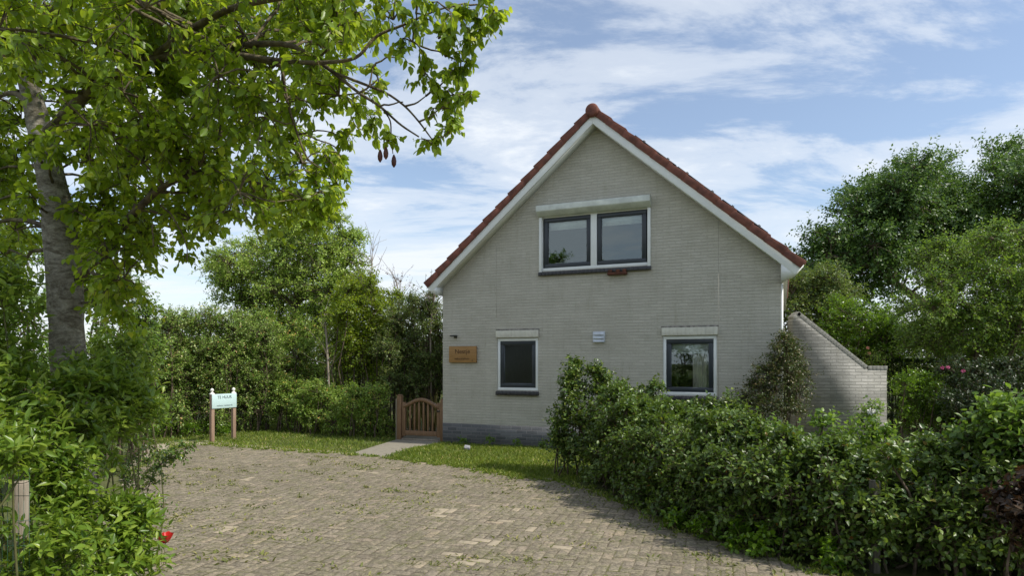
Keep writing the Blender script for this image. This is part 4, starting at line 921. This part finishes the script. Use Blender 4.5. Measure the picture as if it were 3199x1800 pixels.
plant('deep_green_shrub', 'deep green bushy shrub just left of the house above the gate', 'shrub', lob, M['lf_deep'], 63, parts=('foliage', 'stems'), stem_r=.012, B=15, S=8, K=9, leaf=.05, ln=.26, droop=.2, up=.4)

def thin_tree(name, label, rows, seed, leafm=None, tw=40):
    rng = np.random.default_rng(seed); base = P(*rows[0][:3]) * [1, 1, 0]; g = empty(name, tuple(base), label=label, cat='tree')
    sm = MB(); pts = np.array([P(*r[:3]) for r in rows]); rad = [r[3] for r in rows]; pts[0, 2] = 0
    sm.tube(pts - base, rad, 6); n = len(pts)
    lm = MB()
    for _ in range(tw):
        u = rng.uniform(.45, 1) * (n - 1); i = min(int(u), n - 2); a = pts[i] + (pts[i + 1] - pts[i]) * (u - i)
        b = a + np.array([rng.normal() * .35, rng.normal() * .3, rng.uniform(.25, .8)])
        sm.tube(curve_pts(a, b, 4, .08, rng) - base, np.linspace(.008, .003, 4), 3, cap=False)
        if leafm:
            m = 6; pp = a + (b - a) * rng.uniform(.3, 1, (m, 1)); put_leaves(lm, pp - base, rng.normal(size=(m, 3)), rng.normal(size=(m, 3)) + [0, 0, .6], .05 * rng.uniform(.7, 1.2, m), 'diamond')
    sm.build('trunk', M['grey_wood'], g, smooth=True)
    if leafm: lm.build('crown', leafm, g)
thin_tree('bare_sapling', 'thin nearly bare sapling rising above the lime green shrub', [(1165, 1330, 15.6, .03), (1165, 1050, 15.6, .025), (1160, 900, 15.6, .016), (1165, 780, 15.6, .006)], 71, None, 26)
thin_tree('sparse_sapling', 'sparse sapling with few leaves against the cloud left of the eaves', [(1255, 1330, 17, .03), (1250, 1050, 17, .022), (1245, 950, 17, .014), (1240, 880, 17, .005)], 72, M['lf_brown'], 30)
thin_tree('leafy_sapling', 'small sapling reaching up beside the house wall', [(1350, 1300, 14.6, .025), (1345, 1050, 14.6, .018), (1350, 970, 14.6, .012), (1360, 920, 14.6, .005)], 73, M['lf_deep'], 30)
thin_tree('slender_birch', 'slender pale trunk standing in the hedge between sign and gate', [(1026, 1340, 15.0, .035), (1028, 1200, 15.0, .03), (1022, 1080, 15.0, .025), (1015, 980, 15.0, .015)], 74, M['lf_mixed2'], 16)

# yellow reeds behind the gate
rng = np.random.default_rng(77); lm = MB(); b0 = P(1325, 1300, 14.8) * [1, 1, 0]
for _ in range(160):
    a = np.array([rng.normal() * .25, rng.normal() * .2, 0]); h = rng.uniform(.6, 1.15)
    put_leaves(lm, a[None], np.array([[rng.normal() * .12, rng.normal() * .12, 1]]), rng.normal(size=(1, 3)), np.array([h]), 'diamond')
V = lm.V; lm.V = [np.concatenate(V)]; 
c = lm.V[0].reshape(-1, 4, 3); axis = (c[:, 3] - c[:, 0]); mid = c[:, 0] + axis * .48
for q in (1, 2): c[:, q] = mid + (c[:, q] - mid) * .06
lm.V = [c.reshape(-1, 3)]
lm.build('reed_clump', M['lf_yellow'], label='clump of yellow reeds seen behind the garden gate', cat='reeds').location = tuple(b0)

# low plants beside the sandy verge
rows = [(G(x, y)[0], G(x, y)[1], z, r) for x, y, z, r in [(440, 1385, .15, .28), (480, 1372, .18, .28), (520, 1362, .15, .25), (560, 1360, .15, .25), (600, 1368, .18, .22), (640, 1362, .12, .2), (700, 1355, .2, .25), (400, 1400, .2, .3), (690, 1365, .1, .15)]]
plant('ground_cover', 'low yellow green plants along the edge beside the rental sign', 'plants', rows, M['lf_laurel'], 81, parts=('foliage', 'stems'), stem_r=.004, B=12, S=6, K=6, leaf=.05, ln=.16, droop=.1, up=.5, sq=(1, 1, .6))
rows = [(x, y, z, r) for x, y, z, r in [(-.98, 12.62, .07, .09), (-.42, 12.38, .09, .10), (.1, 12.15, .08, .09), (.55, 11.95, .08, .08)]]
for i, (rw_, lb) in enumerate(zip(rows, ['tiny leafy weed at the plinth nearest the gate', 'leafy weed at the plinth behind the pale stone', 'small weed at the plinth under the left window edge', 'small weed at the plinth nearest the front shrub'])):
    plant('plinth_weed', lb, 'weed', [rw_], M['lf_laurel'], 85 + i, parts=('foliage', 'stems'), stem_r=.003, B=6, S=3, K=5, leaf=.045, ln=.09, droop=.1, up=.6, group='weeds along the plinth')

# pale stone on the lawn
bm = bmesh.new(); bmesh.ops.create_icosphere(bm, subdivisions=2, radius=.07)
for v in bm.verts: v.co += Vector([math.sin(v.co.x * 60 + i * 2) * .010 for i in range(3)]); v.co.z *= .75
me = bpy.data.meshes.new('stone'); bm.to_mesh(me); bm.free(); me.materials.append(M['pale_stone']); o = bpy.data.objects.new('stone', me); COL.objects.link(o); gx, gy = G(1460, 1408); o.location = (gx, gy, .05)
tag(o, 'small pale grey stone lying on the grass below the house', 'stone')

# ------------------------------------------------------------ right foreground
def offset_line(pts, d):
    pts = np.array(pts, float); T = np.gradient(pts, axis=0); T = unit(T); N = np.stack([-T[:, 1], T[:, 0]], 1); return pts + N * d
FRONT = np.array([(.95, 8.6), (1.18, 7.53), (1.56, 6.3), (2.0, 5.45), (2.45, 4.9), (3.0, 4.45), (3.8, 4.2), (4.8, 4.2)])
def hedge_lobes(line, hts, step, seed, r=.3, depth=(.25, .58, .85)):
    rng = random.Random(seed); line = np.array(line); seg = np.linalg.norm(np.diff(line, axis=0), axis=1); cum = np.r_[0, np.cumsum(seg)]; o = []
    s = 0
    while s < cum[-1]:
        p = np.array([np.interp(s, cum, line[:, k]) for k in (0, 1)]); q = np.array([np.interp(min(s + .05, cum[-1]), cum, line[:, k]) for k in (0, 1)]); q0 = np.array([np.interp(max(s - .05, 0), cum, line[:, k]) for k in (0, 1)])
        T = unit(q - q0); N = np.array([-T[1], T[0]]); h = np.interp(s / cum[-1], np.linspace(0, 1, len(hts)), hts) + .11 * math.sin(s * 3.3 + 1) * math.sin(s * 1.4)
        for dd in depth:
            zc = .24 + .16 * (s > 4.2 and dd < .4)
            while zc < h - r * .5:
                a = p + N * (dd + rng.uniform(-.08, .08)) + T * rng.uniform(-.08, .08); o.append((a[0], a[1], zc + rng.uniform(-.05, .05), r * rng.uniform(.8, 1.15))); zc += r * 1.15
        for _ in range(2):
            a = p + N * rng.uniform(.2, .8) + T * rng.uniform(-.15, .15); o.append((a[0], a[1], h + rng.uniform(-.02, .16), rng.uniform(.05, .09)))
        s += step
    return o
lob = hedge_lobes(FRONT, [1.06, .98, .90, .82, .80, .84, .92, 1.02], .31, 91, .26)
hb = plant('hornbeam_hedge', 'dark green hornbeam hedge curving along the right edge of the driveway', 'hedge', lob, M['lf_beech'], 91, base=(2.6, 5.6, 0), parts=('foliage', 'stems'), stem_n=1, stem_r=.009,
      B=15, S=8, K=9, leaf=.050, ln=.24, shape='ovate', droop=.1, up=.3, flat=.9, out=.7)
rows = [(.85, 9.2, .30, .26), (1.0, 9.15, .62, .28), (.92, 9.3, .92, .26), (.88, 9.4, 1.18, .20), (.90, 9.4, 1.42, .12), (.93, 9.4, 1.58, .06), (1.3, 9.1, .45, .28), (1.4, 9.2, .8, .28), (1.35, 9.3, 1.08, .22), (1.30, 9.3, 1.30, .13), (1.22, 9.3, 1.48, .06), (1.7, 8.9, .45, .28), (1.8, 9.0, .75, .26), (1.75, 9.1, 1.0, .18), (1.6, 9.2, 1.2, .10),
        (1.0, 8.8, .35, .26), (1.25, 8.7, .7, .24), (.72, 9.3, .75, .16), (.70, 9.35, .45, .18), (2.1, 8.9, .5, .26), (2.15, 8.9, .78, .22), (2.95, 8.7, .7, .25), (2.95, 8.7, .92, .16), (2.02, 9.0, 1.22, .07), (2.72, 8.9, .95, .10), (2.5, 8.9, .92, .10), (1.95, 9.0, 1.05, .10)]
plant('holly_shrub', 'tall uneven glossy shrub before the white wall at the far end of the front hedge', 'shrub', rows, M['lf_holly'], 92, base=(1.3, 9.2, 0), parts=('foliage', 'stems'), stem_n=1, stem_r=.008,
      B=13, S=7, K=9, leaf=.052, ln=.24, shape='ovate', droop=.1, up=.6, flat=.7)
rows = [(2.9, 7.4, 0.28, 0.3), (3.2, 7.3, 0.53, 0.25), (3.5, 7.0, 0.33, 0.3), (3.6, 6.9, 0.63, 0.2), (4.0, 6.6, 0.33, 0.3), (4.1, 6.5, 0.58, 0.22), (4.6, 6.2, 0.38, 0.3), (4.7, 6.2, 0.66, 0.2), (5.2, 6.0, 0.38, 0.3), (5.3, 6.1, 0.68, 0.22), (2.6, 7.6, 0.53, 0.24), (2.2, 7.9, 0.38, 0.26), (3.9, 6.8, 0.86, 0.1), (5.0, 6.0, 0.96, 0.12), (3.1, 7.5, 0.76, 0.1), (2.55, 7.8, 0.88, 0.09), (3.45, 7.1, 0.94, 0.08)]
plant('hazel_thicket', 'loose light green shrubs behind the front hedge before the garden wall', 'shrub', rows, M['lf_fresh'], 93, parts=('foliage', 'stems'), stem_n=1, stem_r=.008, B=12, S=7, K=8, leaf=.058, ln=.26, shape='ovate', droop=.1, up=.5, flat=.8)
rows = pxl([(3130, 1370, 4.8, .18), (3190, 1340, 4.7, .2), (3230, 1440, 4.6, .25), (3050, 1390, 5, .16), (3170, 1290, 4.9, .06), (3100, 1310, 5, .06)])
plant('young_hornbeam', 'taller light leaved hornbeam shoots at the right picture edge', 'shrub', rows, M['lf_fresh'], 94, parts=('foliage', 'stems'), stem_r=.007, B=10, S=6, K=8, leaf=.06, ln=.24, shape='ovate', droop=.1, up=.6, flat=.8)
rows = pxl([(3190, 1570, 4.1, .10), (3170, 1640, 4.1, .10), (3220, 1650, 4.0, .15), (3230, 1540, 4.1, .12)])
plant('purple_shrub', 'dark purple leaved shrub at the lower right edge of the hedge', 'shrub', rows, M['lf_purple'], 95, parts=('foliage', 'stems'), stem_r=.006, B=9, S=6, K=8, leaf=.05, ln=.16, shape='ovate', droop=.2, up=.3)
# bramble leaves creeping out at the hedge foot
rows = [(1.75, 5.75, .10, .13), (1.95, 5.5, .10, .14), (2.1, 5.3, .08, .12), (1.55, 6.1, .08, .10), (2.45, 4.95, .1, .12)]
plant('ivy_patch', 'bright round leaved creeper spilling from the foot of the front hedge', 'creeper', rows, M['lf_laurel'], 96, parts=('foliage', 'stems'), stem_r=.004, B=8, S=5, K=5, leaf=.055, ln=.12, shape='ovate', droop=.1, up=.4, flat=1.2)

# posts
def post(name, px, pyb, wpx, h, label, mat, Y=None, tilt=0):
    Y = Y or CH * F / (pyb - HZ); wd = wpx / F * Y / 2; X = (px - 1600) / F * Y
    m = MB(); n = 5; m.prism([(-wd, -wd), (wd, -wd), (wd, wd), (-wd, wd)], 2, -.05, h)
    m.prism([(-wd * .9, -wd * .9), (wd * .9, -wd * .9), (wd * .9, wd * .9), (-wd * .9, wd * .9)], 2, h + .001, h + .012)
    o = m.build(name, mat, bevel=.006, label=label, cat='post'); o.location = (X, Y, 0); o.rotation_euler = (0, tilt, math.radians(12)); return o
post('hedge_post', 2733, 1820, 24, .70, 'square weathered wooden post among the stems of the front hedge', M['dark_wood'], Y=4.95)
def sapling_stem(px, pyb, top, lab, seed):
    rng = np.random.default_rng(seed); Y = 4.92; a = P(px, 1135 + CH * F / Y, Y); b = P(px + top[0], top[1], Y + .1); m = MB()
    m.tube(curve_pts(a, b, 8, .03, rng) - a, np.linspace(.011, .007, 8), 7); m.tube(curve_pts(a + (b - a) * .55, b + [.15, .05, 0], 5, .04, rng) - a, np.linspace(.006, .004, 5), 5)
    o = m.build('bare_stem', M['bark_dark'], hb, smooth=True, label=lab); o.location = tuple(a - np.array(hb.location))
sapling_stem(2772, 1830, (-14, 1560), 'thin bare stem just right of the square hedge post', 1)
sapling_stem(2942, 1900, (12, 1560), 'pale bare stem at the hedge foot right of the post', 2)
sapling_stem(2600, 1880, (-8, 1560), 'dark slender stem midway along the shaded hedge foot', 3)

# left fence
post('fence_post', 66, 2115, 34, 1.0, 'grey weathered fence post in the lower left shrub', M['grey_wood'], Y=3.3)
m = MB(); Yf = 3.2
for i in range(13):
    x = P(92 - i * 17, 0, Yf)[0]; m.tube([(x, Yf, .02), (x, Yf, 1.12)], .0016, 4)
for i in range(9): z = .08 + i * .125; m.tube([(P(-130, 0, Yf)[0], Yf, z), (P(96, 0, Yf)[0], Yf, z)], .0016, 4)
m.build('wire_fence', M['wire_green'], label='green wire mesh fixed across the grey fence post', cat='fence')

# poppy
def poppy():
    Y = 5.05; b = P(510, 1770, Y); b[2] = 0; g = empty('poppy', tuple(b), label='single red poppy flower at the left edge of the driveway', cat='flower')
    top = P(517, 1690, Y) - b; m = MB(); m.tube([(0, 0, 0), (.01, .0, top[2] * .5), (top[0], 0, top[2] - .02)], .0025, 5); m.build('stem', M['green_stem'], g)
    for k in range(5):
        a = k * 2 * math.pi / 5 + .3; m = MB(); nu, nv = 6, 7; V = []
        for i in range(nu):
            u = i / (nu - 1)
            for j in range(nv):
                v = (j / (nv - 1) - .5) * 2; ang = a + v * .75 * (.4 + .6 * u); r = .066 * u ** .8 * (1 - .12 * v * v); z = top[2] - .02 + .075 * u ** 1.3 + .006 * math.sin(v * 6 + k)
                V.append((top[0] + r * math.cos(ang), r * math.sin(ang) - .012 * u, z))
        m.add(V, [(i * nv + j, i * nv + j + 1, (i + 1) * nv + j + 1, (i + 1) * nv + j) for i in range(nu - 1) for j in range(nv - 1)])
        m.build('petal', M['poppy_red'], g, smooth=True)
    m = MB(); m.tube([(top[0], -.004, top[2] - .02), (top[0], -.004, top[2] - .002)], [.012, .009], 8); m.build('seed_head', M['black_heart'], g)
poppy()

# ------------------------------------------------------------ climber on the corner
rows = pxl([(2455, 1085, 10.1, .16), (2430, 1120, 10.05, .18), (2480, 1110, 10.2, .18), (2400, 1170, 10.0, .2), (2460, 1165, 10.0, .24), (2505, 1160, 10.3, .16), (2370, 1215, 10.0, .2), (2430, 1225, 9.9, .26), (2490, 1225, 10.0, .22), (2345, 1265, 10.0, .2), (2400, 1285, 9.8, .25), (2470, 1290, 9.8, .25), (2400, 1360, 9.8, .28), (2330, 1330, 9.9, .2), (2440, 1050, 10.25, .06)])
plant('wall_climber', 'brown green climbing shrub on the right corner of the house', 'climber', rows, M['lf_climber'], 101, parts=('foliage', 'stems'), stem_r=.006, B=16, S=8, K=8, leaf=.038, ln=.20, droop=.2, up=.4)

# ------------------------------------------------------------ trees and shrubs on the right
t = lambda rows: [(*P(a, b, Y_), r) for a, b, Y_, r in rows]
lob = fill([(2880, 510), (2960, 560), (3040, 620), (3060, 780), (2960, 880), (2860, 850), (2740, 900), (2600, 930), (2520, 880), (2530, 800), (2640, 700), (2700, 610), (2800, 560)], 22, 26, 58, .85, 1.2, 111, 48)
plant('oak_tree', 'large dark green tree right of the house beyond the garden wall', 'tree', lob, M['lf_oak'], 111, base=tuple(P(2960, 1200, 24) * [1, 1, 0]),
      trunk=[t([(2960, 1180, 24, .35), (2955, 980, 24, .28), (2975, 880, 24, .22), (2960, 760, 24, .15), (2920, 600, 24, .08)]), t([(2935, 985, 24, .2), (2860, 930, 23.8, .15), (2800, 885, 23.6, .11), (2720, 830, 23.4, .07), (2600, 800, 23, .04)])],
      trunkmat=M['bark_dark'], stem_r=.022, conn_r=.06, B=20, S=9, K=9, leaf=.13, ln=.6, droop=.2, up=.2, stems=False)
lob = fill([(3100, 500), (3200, 490), (3330, 500), (3400, 700), (3300, 850), (3100, 820), (3060, 650)], 23, 27, 24, .9, 1.2, 112, 55)
plant('neighbouring_oak', 'dark tree crown cut by the right picture edge', 'tree', lob, M['lf_oak'], 112, base=tuple(P(3220, 1200, 25) * [1, 1, 0]),
      trunk=[t([(3220, 1200, 25, .3), (3210, 900, 25, .22), (3200, 700, 25, .12), (3200, 550, 25, .06)])], trunkmat=M['bark_dark'], stem_r=.022, conn_r=.06, B=20, S=9, K=9, leaf=.13, ln=.6, droop=.2, up=.2, stems=False)
lob = fill([(2440, 880), (2560, 860), (2660, 900), (2660, 990), (2560, 1000), (2450, 1010)], 17, 19, 18, .5, .65, 113, 34)
plant('back_tree', 'smaller tree with slim trunks behind the garden wall', 'tree', lob, M['lf_deep'], 113, base=tuple(P(2590, 1230, 18) * [1, 1, 0]),
      trunk=[t([(2590, 1230, 18, .07), (2595, 1050, 18, .055), (2580, 900, 18, .03)]), t([(2570, 1230, 18, .05), (2565, 1050, 18, .04), (2500, 900, 18, .02)])], trunkmat=M['bark_dark'], stem_r=.014, conn_r=.03, B=16, S=8, K=9, leaf=.08, ln=.38, droop=.25, up=.2)
lob = fill([(2600, 990), (2680, 960), (2760, 990), (2820, 1040), (2820, 1110), (2640, 1130), (2560, 1080)], 15, 16.5, 20, .4, .55, 114, 30)
plant('lime_bush', 'bright green bush directly behind the sloping garden wall', 'shrub', lob, M['lf_laurel'], 114, parts=('foliage', 'stems'), stem_r=.012, B=14, S=8, K=9, leaf=.065, ln=.3, droop=.25, up=.35)
lob = fill([(2920, 800), (3020, 770), (3150, 740), (3280, 760), (3300, 1100), (3150, 1120), (2900, 1110), (2820, 1080), (2860, 950)], 12.2, 14.5, 46, .38, .52, 115, 44)
plant('feathery_tree', 'light green feathery shrub tree at the right picture edge', 'tree', lob, M['lf_fresh'], 115, base=tuple(P(3060, 1350, 13.4) * [1, 1, 0]),
      trunk=[t([(3060, 1370, 13.4, .09), (3050, 1150, 13.4, .07), (3060, 950, 13.4, .04), (3080, 800, 13.4, .02)]), t([(3080, 1300, 13.4, .06), (3180, 1050, 13.2, .04), (3220, 860, 13.2, .02)]), t([(3050, 1200, 13.4, .05), (2960, 1050, 13.2, .03), (2900, 980, 13, .02)])],
      trunkmat=M['bark_dark'], stem_r=.012, conn_r=.03, B=15, S=8, K=9, leaf=.065, ln=.34, droop=.1, up=.15, flat=1.0, sq=(1.1, 1.1, .7))
lob = fill([(2820, 1200), (2870, 1180), (2950, 1200), (2960, 1300), (2900, 1340), (2820, 1320)], 11.3, 12.1, 18, .2, .26, 116, 26)
plant('round_bush', 'rounded bright green bush right of the garden wall', 'shrub', lob, M['lf_laurel'], 116, parts=('foliage', 'stems'), stem_r=.007, B=12, S=7, K=8, leaf=.042, ln=.16, droop=.1, up=.4)
lob = fill([(2960, 1170), (3200, 1150), (3260, 1300), (3150, 1330), (2960, 1330)], 10.6, 12, 26, .26, .36, 117, 32)
rh = plant('rhododendron', 'dark rhododendron with a few pink flowers right of the round bush', 'shrub', lob, M['lf_hedge_dark'], 117, parts=('foliage', 'stems'), stem_r=.008, B=13, S=7, K=8, leaf=.055, ln=.2, droop=.2, up=.3)
def flowers(parent, pts, r, mat, seed, name='flower'):
    rng = np.random.default_rng(seed); base = np.array(parent.location)
    for p in pts:
        m = MB(); n = 26; d = unit(rng.normal(size=(n, 3))); put_leaves(m, (np.array(p) - base) + d * r * .35, d, rng.normal(size=(n, 3)), np.full(n, r), 'ovate'); m.build(name, mat, parent)
flowers(rh, [P(2962, 1148, 10.3), P(3010, 1160, 10.3), P(2945, 1150, 10.4)], .026, M['flower_pink'], 1)
lob = along(it([(2440, 1020), (3400, 1000)]), it([(2440, 1230), (3400, 1230)]), 19, 19, 2440, 3420, 60, 3, .75, 121)
plant('shrub_belt', 'dark belt of shrubs under the trees behind the garden wall', 'shrubs', lob, M['lf_deep'], 121, parts=('foliage', 'stems'), stem_r=.015, B=14, S=8, K=8, leaf=.10, ln=.45, droop=.2, up=.4, stems=False)
# clipped hedge
def clipped():
    rng = np.random.default_rng(118); a = P(2680, 1128, 15.5); b = P(3060, 1126, 15.0); g = empty('clipped_hedge', (a[0], a[1], 0), label='dark clipped hedge with a flat top behind the garden wall', cat='hedge')
    u = unit((b - a) * [1, 1, 0]); nrm = np.array([u[1], -u[0], 0]); Ln = np.linalg.norm((b - a)[:2]); H = a[2]; n = 26000
    s = rng.uniform(0, Ln, n); which = rng.random(n) < .6; z = np.where(which, rng.uniform(.02, H, n), H + rng.normal(size=n) * .015); dn = np.where(which, rng.normal(size=n) * .03, -rng.uniform(0, .8, n))
    pos = u * s[:, None] + nrm * dn[:, None] + np.array([0, 0, 1]) * z[:, None]
    d = rng.normal(size=(n, 3)) * .7 + np.where(which[:, None], nrm, np.array([0, 0, 1.])); nn = rng.normal(size=(n, 3)) + [0, 0, .4]
    m = MB(); put_leaves(m, pos, d, nn, .05 * rng.uniform(.6, 1.2, n), 'diamond'); m.build('foliage', M['lf_hedge_dark'], g)
    m = MB(); k = MB(); pts = [a * [1, 1, 0], b * [1, 1, 0], b * [1, 1, 0] - nrm * .75, a * [1, 1, 0] - nrm * .75]; bs = a * [1, 1, 0]
    for q in np.linspace(.2, Ln - .2, 14):
        c0 = u * q - nrm * .35; k.tube(curve_pts(c0, c0 + [rng.normal() * .1, rng.normal() * .1, H - .15], 5, .03, rng), np.linspace(.03, .01, 5), 5)
    k.build('stems', M['stem'], g)
clipped()
# salmon flower stalk above the clipped hedge
ro = plant('rose_bush', 'thin rose bush with salmon blooms above the garden wall slope', 'shrub', pxl([(2725, 1120, 14, .2), (2745, 1150, 14, .25), (2700, 1160, 14, .22)]), M['lf_mixed2'], 119, parts=('foliage', 'stems'), stem_r=.006, B=8, S=5, K=5, leaf=.045, ln=.2)
flowers(ro, [P(2712, 1088, 13.9), P(2716, 1104, 13.9)], .03, M['flower_salmon'], 2)
# small creamy blossoms in the thicket in front of the wall
cr = plant('hydrangea', 'small shrub with cream flower head before the garden wall', 'shrub', pxl([(2725, 1290, 7.6, .14), (2700, 1330, 7.6, .16)]), M['lf_mixed'], 120, parts=('foliage', 'stems'), stem_r=.006, B=8, S=5, K=6, leaf=.05, ln=.14)
flowers(cr, [P(2722, 1287, 7.5), P(2738, 1290, 7.5)], .035, M['flower_white'], 3)

# ------------------------------------------------------------ neighbour's houses
def far_house(loc, rz, wd, dp, ez, rzh, label, roofm, wins=True):
    g = empty('neighbour_house', loc, rz, label=label, cat='house')
    m = MB(); m.prism([(-wd/2, 0), (wd/2, 0), (wd/2, ez), (0, rzh), (-wd/2, ez)], 1, 0, dp); m.build('wall', M['neighbour_wall'], g)
    r = MB()
    for s in (-1, 1):
        r.prism([(0, rzh + .02), (s * (wd/2 + .3), ez - .3 * (rzh - ez) / (wd/2) + .02), (s * (wd/2 + .3), ez + .2 - .3 * (rzh - ez) / (wd/2)), (0, rzh + .22)], 1, -.3, dp + .3)
    r.build('roof', roofm, g)
    for x in ((-wd/4, wd/4) if wins else ()):
        f = MB(); frame(f, x - .5, x + .5, .9, 2.2, .08, -.03, -.002); wn = f.build('window', M['white_paint'], g); q = MB(); q.box((x - .42, -.012, .98), (x + .42, -.004, 2.12)); q.build('pane', M['black_panel'], wn)
far_house((P(1420, 0, 34)[0], 34, 0), .2, 7, 8, 1.9, 2.35, 'low house with an orange roof glimpsed between shrubs and the white wall', M['orange_roof'])
# the street side, mirrored in the panes
far_house((-19, -11, 0), math.radians(140), 8, 9, 3.0, 6.4, 'house across the street mirrored dimly in the left window', M['lead'], False)
hb_ = [(-10.5 + q * .8, -.6 - q * .47, zc, .55) for q in range(12) for zc in (.6, 1.4, 2.2, 2.75)]  # unseen hedge, added to block sky reflections in the ground floor panes
plant('unseen_hedge', 'unseen tall hedge added to darken the ground floor panes', 'hedge', hb_, M['lf_deep'], 140, parts=('foliage', 'stems'), stem_r=.015, stems=False, B=12, S=6, K=7, leaf=.11, ln=.35)
for i, (x, y, h, lb) in enumerate([(-13.6, -4.8, 7.7, 'street tree mirrored in the left upstairs pane'), (-9.9, -6.6, 7.3, 'street tree mirrored in the right upstairs pane'), (-14.5, .5, 4.5, 'street tree mirrored in the left ground floor pane'), (-9.5, -1.5, 3.4, 'small street tree mirrored low in the left pane')]):
    rr = random.Random(i); lob = [(x + rr.uniform(-1.1, 1.1), y + rr.uniform(-1.1, 1.1), h * .55 + rr.uniform(-.9, 1.3) * h * .28, .65) for _ in range(14)]
    plant('street_tree', lb, 'tree', lob, M['lf_fresh'], 130 + i, base=(x, y, 0), trunk=[[(x, y, 0, .14), (x + .1, y, h * .4, .1), (x, y, h * .8, .04)]], trunkmat=M['bark_dark'], stem_r=.02, stems=False, B=12, S=6, K=7, leaf=.13, ln=.4, group='street trees mirrored in the panes')
